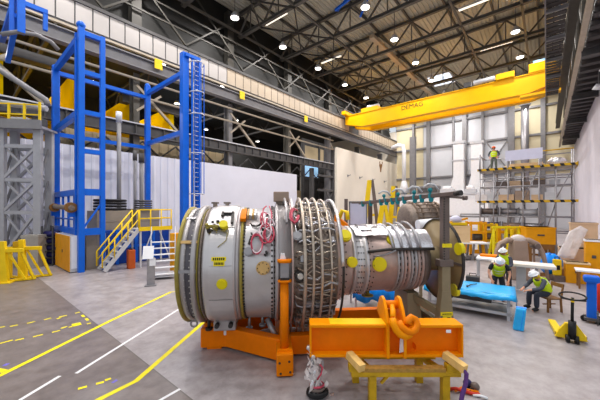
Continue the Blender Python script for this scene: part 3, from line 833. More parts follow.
ar = s398
for k in range(4):
    r_ = .79 - .012 * k; w_ = .10
    ring('slotted_flange', [(ar, .68), (ar + .01, r_), (ar + .05, r_), (ar + .055, r_ - .06), (ar + w_, r_ - .06), (ar + w_ + .005, r_ - .01), (ar + w_ + .05, r_ - .01), (ar + w_ + .055, .64)], 'case' if k % 2 == 0 else 'casepink', 64)
    sl = MB()
    for j in range(34):
        ph = 2 * PI * j / 34; p = epos(ar + .077, r_ - .055, ph); u = Vector((0, -math.cos(ph), math.sin(ph)))
        sl.bar(p - u * .01, p + u * .012, .035, .07, Vector((0, math.sin(ph), math.cos(ph))))
    sl.build('slot', 'bolt', eng)
    ar += .17
ring('exhaust_ring', [(ar - .02, .66), (ar, .7), (ar + .16, .69), (ar + .17, .55), (ar + .02, .5)], 'rodgrey', 64)
ring('exhaust_cover', [(ar + .02, .52), (ar + .05, .01)], 'khaki', 48)
AE = ar + .17
# yellow protective caps and label plates
disc_on('protective_cap', 352, 262, .9, .115, 'capyellow', .05, 'round yellow cap')
disc_on('protective_cap', 379, 264, .75, .16, 'capyellow', .06, 'round yellow cap')
disc_on('protective_cap', 392, 240, .76, .13, 'capyellow', .05, 'round yellow cap')
disc_on('protective_cap', 345, 236, 1.0, .14, 'capyellow', .05, 'round yellow cap')
disc_on('protective_cap', 222, 284, 1.335, .105, 'capyellow', .02, 'flat yellow disc')
disc_on('blanking_cap', 263, 268, 1.27, .135, 'capwood', .04, 'tan bolted blanking cap', True)
disc_on('port_boss', 248.5, 252.5, 1.27, .085, 'steel', .1)
disc_on('port_boss', 300, 275, 1.37, .115, 'bolt', .07)
disc_on('port_boss', 300, 275, 1.37, .06, 'boltlight', .1)
disc_on('port_boss', 297, 237, 1.36, .1, 'steel', .09)
# two-line yellow label plate
pl = None
for y0, y1, xa, xb in ((257, 261, 211.5, 226), (261.5, 266, 213.5, 224.5)):
    a0, pA = esurf(xa, y0, 1.335); a1, pB = esurf(xb, y1, 1.335)
    o = curved_plate(a0, a1, 1.335, 1.345, pB, pA, 2).build('label_plate', 'label', eng, label='yellow label plate')
    m_ = (pA + pB) / 2
    wr = MB()
    for k in range(6):
        xx = a0 + (a1 - a0) * (.1 + .14 * k)
        wr.add([epos(xx, 1.348, m_ - .018), epos(xx + (a1 - a0) * .1, 1.348, m_ - .018), epos(xx + (a1 - a0) * .1, 1.348, m_ + .018), epos(xx, 1.348, m_ + .018)], [(0, 1, 2, 3)])
    wr.build('print', 'ink', o)
# yellow-green tag bundle with cable (flower-like) on the fan case
a, ph = esurf(217, 229, 1.34); u = Vector((0, -math.cos(ph), math.sin(ph))); c = epos(a, 1.34, ph)
b = MB(); b2 = MB(); b3 = MB()
for k in range(26):
    q = c + Vector((rnd.uniform(-.2, .16), 0, rnd.uniform(-.1, .1))) + u * rnd.uniform(.02, .12)
    (b if k % 3 else b2).sphere(q, rnd.uniform(.025, .05), 8, (1, 1, .8))
b3.cyl(c + Vector((.14, 0, .03)), c + Vector((.14, 0, .03)) + u * .14, .085, 14)
b.build('connector_bundle', 'olive', eng); b2.build('connector_plug', 'bolt', eng); b3.build('protective_cap', 'capyellow', eng, label='yellow cap on the connector bundle')
MB().tube([c + Vector((.1, 0, -.05)) + u * .05, epos(a + .22, 1.36, ph - .08), epos(a + .2, 1.36, ph - .2), epos(a + .05, 1.36, ph - .3)], .008, 6).build('tag_cord', 'olive', eng)
# small handles and slots on the compressor case
for px, py in ((256, 222), (256.5, 231)):
    a, ph = esurf(px, py, 1.27)
    MB().tube([epos(a + .1 * math.cos(k * PI / 8 + PI), 1.3, ph - .05 + .06 * math.sin(k * PI / 8 + PI)) for k in range(9)], .02, 6).build('handle', 'bolt', eng)
a0, pA = esurf(248, 213, 1.27); a1, pB = esurf(257, 219, 1.27)
for k in range(4): curved_plate(a0 + (a1 - a0) * k / 4, a0 + (a1 - a0) * (k / 4 + .18), 1.27, 1.37, pB, pA, 2).build('connector', ('capwood', 'caselight')[k % 2], eng)
a, ph = esurf(250, 240, 1.28); MB().bar(epos(a - .02, 1.29, ph - .08), epos(a + .03, 1.29, ph + .06), .04, .03).build('clip', 'bolt', eng)
# pink and pale loose cables
def loop(pxs, r=1.33, rad=.012):
    pts = []
    for px, py in pxs:
        a, ph = esurf(px, py, 1.3); pts.append(epos(a, r + rnd.uniform(0, .07), ph))
    sm = []
    for i in range(len(pts) - 1):
        p0 = pts[max(0, i - 1)]; p1 = pts[i]; p2 = pts[i + 1]; p3 = pts[min(len(pts) - 1, i + 2)]
        for k in range(4):
            t = k / 4; sm.append(.5 * ((2 * p1) + (p2 - p0) * t + (2 * p0 - 5 * p1 + 4 * p2 - p3) * t * t + (3 * p1 - p0 - 3 * p2 + p3) * t ** 3))
    sm.append(pts[-1]); return MB().tube(sm, rad, 6)
for k in range(11):
    cx_, cy_ = (267 + rnd.uniform(-3, 3), 228 + rnd.uniform(-10, 11)) if k < 8 else (257, 246 + rnd.uniform(-3, 3))
    rx, ry = rnd.uniform(3, 6), rnd.uniform(5, 10); a0 = rnd.uniform(0, 6)
    loop([(cx_ + rx * math.cos(a0 + j * .8), cy_ + ry * math.sin(a0 + j * .8)) for j in range(8)], 1.34, .016).build('loose_cable', 'pinkwire' if k % 3 else 'whitewire', eng, label='pink loose cable' if k % 3 else None)
for k in range(4):
    cx_, cy_ = 295 + rnd.uniform(-2, 2), 221 + rnd.uniform(-3, 3)
    loop([(cx_ + 3.5 * math.cos(j * .9), cy_ + 6 * math.sin(j * .9)) for j in range(7)], 1.42, .017).build('loose_cable', 'pinkwire', eng, label='pink loose cable')
for k in range(12):
    px, py = rnd.uniform(262, 268), rnd.uniform(208, 258); disc_on('stud', px, py, 1.27, .025, 'bolt', .03, n=8)
# hoop pipes round the piped section
for px, r_, rad, m_ in ((305.5, 1.49, .035, 'pipe'), (314, 1.5, .026, 'pipe'), (322.5, 1.5, .028, 'pipe'), (332, 1.47, .022, 'pipe'), (293, 1.44, .02, 'casepink'), (344, 1.46, .035, 'caselight')):
    a = stn(px, r_)
    if px == 344: MB().tube([epos(a - .02, r_, R(5 + 170 * k / 40)) for k in range(41)], .036, 8).build('hoop_sleeve', m_, eng)
    MB().tube([epos(a, r_ - (.02 if px == 344 else 0), 2 * PI * k / 72) for k in range(72)], rad if px != 344 else .025, 8, True).build('hoop_pipe', m_ if px != 344 else 'bolt', eng)
# manifold pipes and boxes between the hoops
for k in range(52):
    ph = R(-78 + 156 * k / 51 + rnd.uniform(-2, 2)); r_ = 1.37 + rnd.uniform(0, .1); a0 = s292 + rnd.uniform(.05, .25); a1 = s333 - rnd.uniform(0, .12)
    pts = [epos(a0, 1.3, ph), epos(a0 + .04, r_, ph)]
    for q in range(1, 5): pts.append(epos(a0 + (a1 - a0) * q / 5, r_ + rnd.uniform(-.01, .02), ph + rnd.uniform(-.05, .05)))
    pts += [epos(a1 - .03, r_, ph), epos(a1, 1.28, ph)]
    MB().tube(pts, rnd.choice((.012, .016, .022)), 6).build('fuel_pipe', ('steel', 'pipe', 'foil', 'pipe')[k % 4] if ph > .3 else rnd.choice(('pipe', 'pipebrown', 'pipe', 'steel')), eng)  # upper pipes take brighter metals: light on the top put into their colour
for k in range(36):
    ph = R(rnd.uniform(-70, 85)); a = rnd.uniform(s292 + .12, s333 - .12); w_ = rnd.uniform(.05, .13)
    curved_plate(a, a + w_, 1.33, rnd.uniform(1.4, 1.46), ph, ph + rnd.uniform(.04, .11), 2).build('accessory_box', rnd.choice(('casedark', 'rodgrey', 'case', 'steel')), eng)
for k in range(10):
    a = s292 + .1 + k * (s333 - s292 - .2) / 9; p0 = R(rnd.uniform(20, 40)); p1 = p0 + R(rnd.uniform(20, 45))
    MB().tube([epos(a + rnd.uniform(-.03, .03), 1.43 + .03 * math.sin(q), p0 + (p1 - p0) * q / 8) for q in range(9)], .014, 6).build('cross_pipe', rnd.choice(('pipe', 'foil', 'pipebrown')), eng)
# grey box on top
a, ph = stn(285, .1), 0
MB().box(stn(273.5, .1), stn(289, .1), -.1, .35, AZ + 1.42, AZ + 1.66).build('control_box', 'taupe', eng, .02)
MB().box(stn(276, .1), stn(287, .1), 0, .25, AZ + 1.3, AZ + 1.42).build('control_box_foot', 'casedark', eng)
for px in (284, 290): MB().tube([epos(stn(px, .4), 1.34, R(88)), epos(stn(px, .4) + .02, 1.5, R(82)), epos(stn(px + 2, .6), 1.48, R(62)), epos(stn(px + 3, .9), 1.36, R(45))], .03, 8).build('bleed_pipe', 'caselight', eng)
# lower pipes and outlets hanging down
for px, m_ in ((305, 'pipe'), (298, 'casedark'), (292, 'steel'), (318, 'pipebrown'), (327, 'pipebrown')):
    a = stn(px, 1.2); MB().tube([epos(a, 1.4, R(-45)), epos(a, 1.46, R(-58)), Vector((a + .02, -.62, AZ - 1.42)), Vector((a + .02, -.55, AZ - 1.5))], .035 if px == 305 else .022, 8).build('drain_pipe', m_, eng)
for k in range(8):
    ph = R(-50 - 5 * k); a = rnd.uniform(s292 + .1, s333 - .1)
    MB().tube([epos(a, 1.35, ph), epos(a + .05, 1.5, ph), epos(a + .18, 1.5, ph - .1), epos(a + .25, 1.36, ph - .1)], .022, 6).build('elbow_pipe', rnd.choice(('pipebrown', 'steel', 'pipe')), eng)
# core top: foil, dark line and pipes
f = MB()
for i in range(9):
    for j in range(4):
        a = s370 - .25 + i * .14; ph = R(48 + j * 13)
        vs = [epos(a + du, .82 + rnd.uniform(0, .07), ph + dp) for du, dp in ((0, 0), (.16, 0), (.16, .24), (0, .24))]
        f.add(vs, [(0, 1, 2, 3)], False)
f.build('foil_wrap', 'foil', eng, label='crumpled silver foil')
ar0 = stn(372, .8)
MB().tube([epos(ar0 - .1, .9, R(20)), epos(ar0 + .4, .86, R(24)), epos(ar0 + .9, .86, R(24)), epos(AE, .86, R(24))], .035, 8).build('bleed_pipe', 'bolt', eng)
MB().tube([epos(s370 + .1, .82, R(14)), epos(s370 + .35, .82, R(16)), epos(s370 + .6, .88, R(22))], .02, 8).build('fuel_pipe', 'steel', eng)
for k in range(4):
    a = s398 - .1 + k * .2; MB().tube([epos(a, .86 + .02 * k, R(25 + 8 * q)) for q in range(10)], .03, 8).build('hoop_pipe', 'steel', eng)
curved_plate(s398 - .05, AE, .8, .86, R(24), R(62)).build('insulation_panel', 'foil', eng, label='silver insulation panel')
x0 = stn(370, .3); MB().cyl((x0, -.1, AZ - .72), (x0, -.1, AZ - .85), .05, 10).cyl((x0, -.1, AZ - .85), (x0, -.1, AZ - .88), .14, 12).build('outlet', 'olive', eng)

# ================================================================== ENGINE STAND (orange)
sd = thing('engine_stand', 'orange steel engine stand with long base rails and a round post', 'stand', (EC[0], EC[1], 0), TH)
def L(p):                       # world point -> stand coordinates
    x, y = p[0] - EC[0], p[1] - EC[1]
    return Vector((x * ce + y * se, -x * se + y * ce, p[2]))
A = L((-2.13, 7.12, 0)); foot = L((-.30, 5.72, 0))
fo = 1.75                      # far side mirrored about the axis
def mir(p): return Vector((p.x, -p.y, p.z))
MB().box(A.x - .16, A.x + .5, -.3, .3, .04, .48).build('front_block', 'deeporange', sd, .02)
MB().box(A.x - .1, A.x + .3, -.22, .22, .48, .57).build('saddle', 'deeporange', sd, .02)
pn, pf = Vector((foot.x, foot.y + .3, .29)), Vector((foot.x, -foot.y - .3, .29))
MB().bar((A.x + .3, -.12, .27), pn + Vector((0, .1, -.02)), .22, .44).build('base_rail', 'deeporange', sd, .015)
MB().bar((A.x + .3, .12, .27), pf + Vector((0, -.1, -.02)), .22, .44).build('base_rail', 'deeporange', sd, .015)
MB().box(foot.x - .16, foot.x + .16, foot.y - .18, -foot.y + .18, .02, .44).build('cross_beam', 'orange', sd, .02)
hb = MB()
for dx, dz in ((.08, .3), (-.1, .28), (.1, .1), (-.08, .08)): hb.cyl((foot.x + dx, foot.y - .175, dz), (foot.x + dx, foot.y - .19, dz), .022, 10)
hb.build('bolt_hole', 'bolt', sd)
MB().bar((A.x + .6, 0, .62), (foot.x - .1, -.1, .78), .16, .14).build('upper_beam', 'deeporange', sd, .01)
for sgn, nm in ((1, 'near'), (-1, 'far')):
    y = foot.y * sgn + .06 * sgn
    MB().box(foot.x - .14, foot.x + .14, y - .14, y + .14, .44, .47).build('base_plate', 'orange', sd)
    MB().cyl((foot.x, y, .46), (foot.x, y, 1.76), .085, 20).build('post', 'orange', sd)
    MB().cyl((foot.x, y, 1.76), (foot.x, y, 1.80), .155, 8).build('collar', 'orange', sd); MB().cyl((foot.x, y, 2.14), (foot.x, y, 2.2), .155, 8).build('collar', 'orange', sd)
    MB().box(foot.x - .09, foot.x + .09, y - .1, y + .1, 1.8, 1.84).build('clevis_shim', 'bolt', sd)
    MB().box(foot.x - .085, foot.x + .085, y - .09, y + .09, 1.84, 2.14).build('clevis', 'steel', sd, .01)
    MB().prism([(foot.x - .09, y - .02, 2.2), (foot.x + .03, y - .02, 2.2), (foot.x + .0, y - .02, 2.31), (foot.x - .07, y - .02, 2.31)], (0, .04, 0)).build('tag', 'paper', sd, label='white tag')
# saddle ring under the engine at the post line
MB().lathe([(foot.x - .05, 1.42), (foot.x - .05, 1.5), (foot.x + .05, 1.5), (foot.x + .05, 1.42)], 40, O, a0=R(-150), a1=R(-30)).build('cradle_ring', 'deeporange', sd)
for y in (-.75, .75): MB().bar((foot.x, y, .44), (foot.x, y * .98, .76), .12, .16).build('cradle_leg', 'deeporange', sd, .01)
MB().tube([(foot.x - .35, -.55, .75), (foot.x - .12, -.75, .35)], .06, 10).build('strut', 'steel', sd)
# right-hand base
E = L((3.62, 7.4, 0))
for y in (-.72, .72): MB().box(foot.x + .16, E.x, y - .11, y + .11, .06, .46).build('base_rail', 'deeporange', sd, .015)
MB().box(E.x - .5, E.x - .2, -.85, .85, .04, .44).build('cross_beam', 'deeporange', sd, .015)
for x in (foot.x + 1.4, E.x - .35):
    for y in (-.72, .72): MB().box(x - .12, x + .12, y - .2, y + .2, 0, .06).build('foot_pad', 'deeporange', sd)
for y in (-.6, .6): MB().box(A.x - .02, A.x + .3, y * .3 - .1, y * .3 + .1, 0, .04).build('foot_pad', 'deeporange', sd)
for y in (foot.y - .02, -foot.y + .02): MB().box(foot.x - .12, foot.x + .12, y - .1, y + .1, 0, .02).build('foot_pad', 'black', sd)

# ================================================================== REAR SUPPORT FRAME (khaki)
rf = thing('rear_support_frame', 'khaki grey support frame with tall column at the engine exhaust end', 'stand', (EC[0], EC[1], 0), TH)
cp = L((3.24, 6.6, 0))
MB().box(cp.x - .1, cp.x + .1, cp.y - .08, cp.y + .08, .35, 2.0).build('column', 'khaki', rf, .01)
MB().hexa([(cp.x - .26, cp.y - .1, 0), (cp.x + .24, cp.y - .1, 0), (cp.x + .24, cp.y + .1, 0), (cp.x - .26, cp.y + .1, 0)], [(cp.x - .1, cp.y - .085, 1.35), (cp.x + .1, cp.y - .085, 1.35), (cp.x + .1, cp.y + .085, 1.35), (cp.x - .1, cp.y + .085, 1.35)]).build('flared_foot', 'khaki', rf)
MB().box(cp.x - .075, cp.x + .085, cp.y - .07, cp.y + .07, 1.85, 3.5).build('upper_column', 'rodgrey', rf, .01)
hl = MB()
for k in range(26): hl.cyl((cp.x - .045, cp.y - .068, 1.95 + k * .058), (cp.x - .045, cp.y - .075, 1.95 + k * .058), .018, 8)
hl.build('peg_hole', 'bolt', rf)
cf = Vector((cp.x, -cp.y, 0))
MB().box(cf.x - .1, cf.x + .1, cf.y - .1, cf.y + .1, 0, 2.4).build('column', 'khaki', rf, .01)
MB().hexa([(cp.x - .66, -.45, 0), (cp.x - .25, -.45, 0), (cp.x - .25, .5, 0), (cp.x - .66, .5, 0)], [(cp.x - .6, -.3, 1.15), (cp.x - .32, -.3, 1.15), (cp.x - .32, .4, 1.15), (cp.x - .6, .4, 1.15)]).build('pedestal', 'khaki', rf)
MB().bar((cp.x - .55, -.1, 1.12), (cp.x, cp.y, .78), .12, .16).build('strut', 'khaki', rf)
MB().bar((cp.x, cp.y, .5), (cp.x, -cp.y, .5), .14, .2).build('tie_beam', 'khaki', rf)
MB().box(cp.x - .16, cp.x + .16, cp.y - .1, cp.y + .1, 1.9, 2.05).build('clamp', 'rodgrey', rf, .01)
MB().box(cp.x - .1, cp.x + .1, cp.y - .13, cp.y - .08, 2.33, 2.41).build('tag', 'label', rf, label='small yellow tag')
lp = MB().box(cp.x - .15, cp.x + .13, cp.y - .108, cp.y - .1, .82, .9).box(cp.x - .1, cp.x + .1, cp.y - .108, cp.y - .1, .74, .81)
lo = lp.build('label_plate', 'label', rf, label='yellow label plate'); lb = MB()
for k in range(5): lb.box(cp.x - .11 + k * .045, cp.x - .08 + k * .045, cp.y - .111, cp.y - .109, .845, .87)
lb.box(cp.x, cp.x + .07, cp.y - .111, cp.y - .109, .765, .785); lb.build('print', 'ink', lo)
# big cover disc behind the exhaust
dx = cp.x + .34
MB().lathe([(dx, .01), (dx, 1.0), (dx + .03, 1.0), (dx + .03, .01)], 72, O).build('cover_disc', 'disc', rf, label='large round brown cover disc')
MB().lathe([(dx - .015, .985), (dx - .015, 1.015), (dx + .045, 1.015), (dx + .045, .985)], 72, O).build('disc_rim', 'bolt', rf)
MB().box(dx - .02, dx, -.99, .99, AZ - .03, AZ + .03).build('disc_stiffener', 'rodgrey', rf)
for ph in (22, -42):
    c = epos(dx - .03, .93, R(ph)); MB().cyl(c, c + Vector((.09, 0, 0)), .14, 18).build('protective_cap', 'capyellow', rf, label='round yellow cap')
MB().cyl((dx, 0, AZ), (AE + .02, 0, AZ), .3, 24).build('hub', 'khaki', rf)
# rigging bar with teal clamps over the engine
rb = thing('rigging_bar', 'grey overhead bar carrying teal clamps above the engine core', 'rigging', (0, 0, 0))
P0, P1 = Vector((3.22, 6.42, 3.5)), Vector((2.06, 9.6, 3.37))
dr = (P1 - P0).normalized()
MB().bar(P0 - dr * .25, P1 + dr * .2, .1, .09).build('bar', 'rodgrey', rb, .01)
MB().cyl(P0 - dr * .35 + Vector((.0, 0, .0)), P0 - dr * .2, .06, 12).build('end_cap', 'bolt', rb)
MB().bar(P0 + Vector((.02, 0, -.05)), P0 + Vector((.36, 0, -.08)), .05).cyl(P0 + Vector((.34, 0, -.08)), P0 + Vector((.42, 0, -.08)), .05, 10).build('side_arm', 'rodgrey', rb)
for px in (371, 381, 386.5, 392.5, 398, 404.5, 415, 422, 431, 363):
    # distance along the bar under that image column
    best = min((abs(CX + F * (P0 + dr * q / 100).x / (P0 + dr * q / 100).y - px), q / 100) for q in range(0, 360)); c = P0 + dr * best[1]
    sc = .55 + .2 * (1 - best[1] / 3.4)
    o = MB().cyl(c + Vector((-.03, -.07, -.09)), c + Vector((.03, .07, -.09)), .075 * sc, 12).bar(c + Vector((0, 0, -.06)), c + Vector((0, 0, .055)), .12, .1, (0, 1, 0)).build('clamp', 'teal', rb, label='teal clamp')
for px in (384, 398, 414, 430):
    best = min((abs(CX + F * (P0 + dr * q / 100).x / (P0 + dr * q / 100).y - px), q / 100) for q in range(0, 360)); c = P0 + dr * best[1]
    MB().sphere(c + Vector((0, 0, .14)), .055, 10).bar(c, c + Vector((0, 0, .14)), .04).build('valve_knob', 'teal', rb)
    MB().tube([c + Vector((-.16, 0, .2)), c + Vector((-.05, 0, .28)), c + Vector((.1, 0, .26)), c + Vector((.2, 0, .14))], .025, 6).build('hose', 'lgrey', rb)
MB().bar(P1 + Vector((.22, -.05, 0)), Vector((2.55, 10.6, 0)), .14).build('leg', 'rodgrey', rb)
MB().bar(P1 + Vector((-.1, 0, 0)), P1 + Vector((-.35, .1, .0)), .05).build('arm', 'rodgrey', rb)
# ================================================================== LIFTING BEAM on its trestle
ZT = .68
bm_ = thing('lifting_beam', 'heavy orange lifting beam lying across the yellow trestle', 'lifting beam', (1.46, 5.11, ZT))
hw = 1.295
MB().box(-hw, hw, -.16, .16, .5, .55).build('top_flange', 'beamorange', bm_, .008)
MB().box(-hw, hw, -.16, .16, 0, .05).build('bottom_flange', 'beamorange', bm_, .008)
MB().box(-hw + .02, hw - .02, -.02, .02, .05, .5).build('web', 'deeporange', bm_)
for x in (-hw, hw - .03): MB().box(x, x + .03, -.16, .16, .05, .5).build('end_plate', 'beamorange', bm_, .005)
MB().box(.0, .03, -.16, -.02, .05, .5).box(.285, .31, -.16, -.02, .05, .5).build('stiffener', 'beamorange', bm_)
for x in (-.01, .275):
    pl = [(x, -.2, .0), (x, .2, .0), (x, .2, .52), (x, .46, .6), (x, .4, .72), (x, .26, .9), (x, .16, .95), (x, .05, .93), (x, -.08, .8), (x, -.2, .6)]
    MB().prism(pl, (.05, 0, 0)).build('lug_plate', 'beamorange', bm_, .008)
MB().cyl((0, .14, .8), (.34, .14, .8), .07, 18).build('lug_pin', 'orange', bm_)
MB().box(1.0, 1.08, -.165, -.16, .42, .47).build('sticker', 'paper', bm_, label='small white sticker')
MB().box(-.95, .05, -.13, .13, .551, .555).build('yellow_strip', 'yellow', bm_, label='bright yellow strip on top')  # thin bright yellow strip along part of the top flange
MB().box(.5, .502, -.16, .0, .1, .2).build('plate_tag', 'deeporange', bm_)
# shackle of two fat links hanging over the beam front
sh = thing('lifting_shackle', 'big orange twisted shackle hooked over the lifting beam lugs', 'shackle', (1.46, 5.11, ZT))
def arc(c, rx, rz, ax, az, a0, a1, n=18):
    c, ax, az = Vector(c), Vector(ax).normalized(), Vector(az).normalized()
    return [c + ax * rx * math.cos(a0 + (a1 - a0) * k / n) + az * rz * math.sin(a0 + (a1 - a0) * k / n) for k in range(n + 1)]
def sq(p): return Vector((.07 + (p[0] - .2) * .78, p[1], .64 + (p[2] - .6) * .82))
MB().tube([sq(p) for p in [(.2, -.26, .68), (.2, -.3, .58), (.25, -.32, .48), (.33, -.33, .4), (.43, -.32, .36), (.52, -.3, .38), (.59, -.27, .46), (.6, -.22, .56)]], [.05, .06, .065, .07, .075, .07, .065, .055], 12).build('bow', 'beamorange', sh)
MB().tube([sq(p) for p in [(.3, -.28, .62), (.36, -.32, .52), (.46, -.34, .46), (.55, -.34, .44), (.64, -.32, .48), (.7, -.28, .56), (.68, -.24, .64), (.6, -.24, .68), (.52, -.26, .63), (.5, -.3, .56)]], .062, 12).build('ring', 'orange', sh)
MB().tube([sq((.2, -.26, .68)), sq((.26, -.12, .76)), (.16, .06, .78), (.17, .13, .8)], .045, 10).build('hook', 'beamorange', sh)
tg = MB().prism([(.2, -.19, .1), (.27, -.19, .12), (.26, -.2, .36), (.21, -.2, .36)], (0, -.01, 0))
solo('plastic_tag', tg, 'wrap', 'small clear plastic tag hanging between the beam lugs', 'tag', None, (1.46, 5.11, ZT))

# trestle
tr = thing('steel_trestle', 'low yellow trestle with timber topped rail under the lifting beam', 'trestle', (0, 0, 0))
FL, FR, BL, BR = Vector((1.19, 4.85, 0)), Vector((2.39, 4.85, 0)), Vector((1.02, 5.42, 0)), Vector((2.19, 5.42, 0))
for p in (FL, FR, BL, BR): MB().box(p.x - .06, p.x + .06, p.y - .06, p.y + .06, 0, .46).build('leg', 'trestle', tr, .006)
MB().box(.84, 2.63, 4.79, 4.91, .44, .52).build('rail', 'trestle', tr, .006)
MB().box(BL.x - .1, BR.x + .1, 5.36, 5.48, .44, .52).build('rail', 'trestle', tr, .006)
MB().bar(FL + Vector((0, 0, .48)), BL + Vector((0, 0, .48)), .1, .07).build('side_rail', 'trestle', tr)
MB().bar(FR + Vector((0, 0, .48)), BR + Vector((0, 0, .48)), .1, .07).build('side_rail', 'trestle', tr)
MB().box(1.02, 2.38, 4.785, 4.915, .52, .58).build('timber_cap', 'woodworn', tr, .006, label='worn timber along the front rail')
MB().bar(FL + Vector((.15, .02, .3)), FL + Vector((.3, .02, .46)), .04).build('gusset', 'trestle', tr)
for i, (a, b_, lab) in enumerate((((.82, 4.945, .74), (.985, 4.64, .665), 'yellow edged timber bearer on the trestle end nearest the orange post'), ((2.43, 4.945, .74), (2.6, 4.62, .665), 'pale pine timber bearer on the trestle end under the beam tip'))):
    solo('timber_bearer', MB().bar(a, b_, .12, .12), 'wood', lab, 'timber', 'timber bearers', bevel=.006)
for x in (.9, 2.5): MB().box(x - .1, x + .1, 4.795, 4.905, .52, .64).build('packer', 'trestle', tr)
for x in (.9, 2.3): MB().box(x - .1, x + .1, 5.2, 5.44, .52, .68).build('packer', 'trestle', tr)

# plastic wrapped tool at the beam end
p0 = gnd(317, 396)
wt = thing('wrapped_hose_set', 'plastic wrapped dark hoses with chrome ends standing at the beam end', 'hoses', p0)
def coil(r, z0, turns, rad, m, nm):
    n = int(turns * 20); MB().tube([(r * math.cos(k * PI / 10) * (1 + .06 * math.sin(k)), r * .8 * math.sin(k * PI / 10), z0 + .03 * k / 20) for k in range(n)], rad, 8).build(nm, m, wt)
coil(.16, .035, 2.2, .032, 'black', 'hose_coil'); coil(.12, .12, 1.6, .026, 'rodgrey', 'hose_coil'); coil(.11, .17, 1.2, .018, 'pinkwire', 'strap')
for k in range(9):
    g = k * 2.4; r0 = .1; pts = []
    for q in range(9):
        z = .08 + .62 * q / 8 * (1 - .04 * k); rr = r0 * (1 - .6 * q / 8) + .02 * math.sin(q * 1.7 + k); pts.append((-.1 * z + rr * math.cos(g + q * .25), rr * math.sin(g + q * .25) * .8, z))
    MB().tube(pts, (.018, .024, .014)[k % 3], 7).build('hose', ('whitewire', 'steel', 'wrap', 'pipe', 'paper')[k % 5], wt)
w = MB()
for k in range(44):
    z = rnd.uniform(.1, .62); g = rnd.uniform(0, 6.28); rr = .14 - .1 * z
    c = Vector((-.1 * z + rr * math.cos(g), rr * math.sin(g), z)); a_, b_ = Vector((rnd.uniform(-.1, .1), rnd.uniform(-.05, .05), .1)), Vector((rnd.uniform(-.09, .09), rnd.uniform(-.06, .06), -.03))
    w.add([c, c + a_, c + a_ * .8 + b_, c + b_], [(0, 1, 2, 3)])
w.build('plastic_wrap', 'wrap', wt, label='cloudy plastic wrap')
MB().tube([(-.06, -.02, .6), (-.1, -.02, .72), (-.13, 0, .79)], .02, 8).sphere((-.14, 0, .82), .042, 12).build('chrome_end', 'boltlight', wt)
MB().tube([(-.03, -.05, .5), (-.04, -.06, .62), (-.06, -.04, .67)], .02, 8).sphere((-.065, -.04, .69), .038, 12).build('chrome_end', 'boltlight', wt)
MB().tube([(.05, -.06, .42), (.1, -.04, .52), (.1, 0, .6), (.07, .02, .66)], .014, 8).build('hose', 'steel', wt); MB().tube([(.0, -.1, .34), (.06, -.12, .44), (.09, -.06, .52), (.04, -.04, .56)], .014, 6).build('strap', 'pinkwire', wt)
solo('foil_scrap', MB().add([(0, 0, .004), (.08, .01, .004), (.1, .06, .03), (.02, .07, .01)], [(0, 1, 2, 3)]), 'foil', 'scrap of shiny foil on the floor beside the wrapped hoses', 'scrap', None, gnd(329, 396))
# slings by the trestle corner
q = gnd(455, 398)
sl = thing('webbing_sling', 'purple webbing sling hanging from the pine timber end to the floor', 'sling', (2.58, 4.66, 0))
MB().tube([(-.02, -.02, .67), (.03, -.05, .6), (.02, -.05, .45), (-.05, -.08, .3), (-.09, -.1, .15), (-.04, -.12, .06), (.1, -.15, .04)], [.03, .034, .032, .034, .034, .034, .034], 8).build('strap', 'purple', sl)
b = gnd(463, 392); rs = thing('orange_ratchet_strap', 'orange red strap bundle on the floor by the trestle leg', 'strap', b)
MB().tube([(-.22, .05, .02), (-.12, .0, .06), (0, -.04, .04), (.12, -.1, .03), (.22, -.12, .03)], .03, 8).build('strap', 'red', rs); MB().tube([(-.15, -.02, .03), (0, .04, .05), (.1, -.02, .04), (.24, -.05, .03)], .022, 8).build('strap', 'orange', rs)
MB().tube([(.1, -.12, .02), (.2, -.16, .04), (.3, -.2, .02)], .02, 8).build('white_end', 'paper', rs, label='white strap end')
for i, (px, py) in enumerate(((467.5, 387), (475, 390.5))):
    g_ = gnd(px, py); c = thing('dark_clevis_ball', ('dark blue round clevis end on the floor nearer the trestle', 'brown dark round clevis end on the floor farther from the trestle')[i], 'fitting', g_, 0, 'clevis ends')
    MB().sphere((0, 0, .07), .075, 14).build('ball', 'navy' if i == 0 else 'rodgrey', c); MB().tube([(0, 0, .06), (-.08, -.06, .04), (-.16, -.08, .03)], .02, 8).build('pin', 'black', c)

# ================================================================== BENCH with blue sheet, workers
e1 = Vector((-.81, .58, 0)).normalized(); ba = math.atan2(-e1.y, -e1.x)     # local +x runs from the hidden end to the near corner
C0 = Vector((5.93, 8.22, 0))
bn = thing('work_bench', 'grey steel work bench covered by a blue plastic sheet', 'bench', C0, ba)      # local: x<0 along the bench, y>0 away
BLn, BW = 2.25, 1.15
MB().box(-BLn, 0, 0, BW, .66, .72).build('bench_top', 'midsteel', bn)
for x in (-BLn + .08, -.08):
    for y in (.08, BW - .08): MB().box(x - .04, x + .04, y - .04, y + .04, 0, .66).build('leg', 'lgrey', bn)
MB().box(-BLn - .6, 0, .04, .12, .14, .22).box(-BLn, 0, BW - .12, BW - .04, .14, .22).box(-BLn, -.05, .1, BW - .1, .16, .19).build('lower_shelf', 'lgrey', bn)
MB().box(-BLn + .5, -.5, .3, .8, .36, .66).build('drawer_unit', 'darksteel', bn)
mb = MB(); nx, ny = 16, 8; vs = []
for i in range(nx + 1):
    for j in range(ny + 1):
        x = -BLn - .06 + (BLn + .14) * i / nx; y = -.05 + (BW + .1) * j / ny
        z = .735 + rnd.uniform(0, .018)
        vs.append((x, y, z))
fs = [(i * (ny + 1) + j, (i + 1) * (ny + 1) + j, (i + 1) * (ny + 1) + j + 1, i * (ny + 1) + j + 1) for i in range(nx) for j in range(ny)]
mb.add(vs, fs, True)
sk_ = []
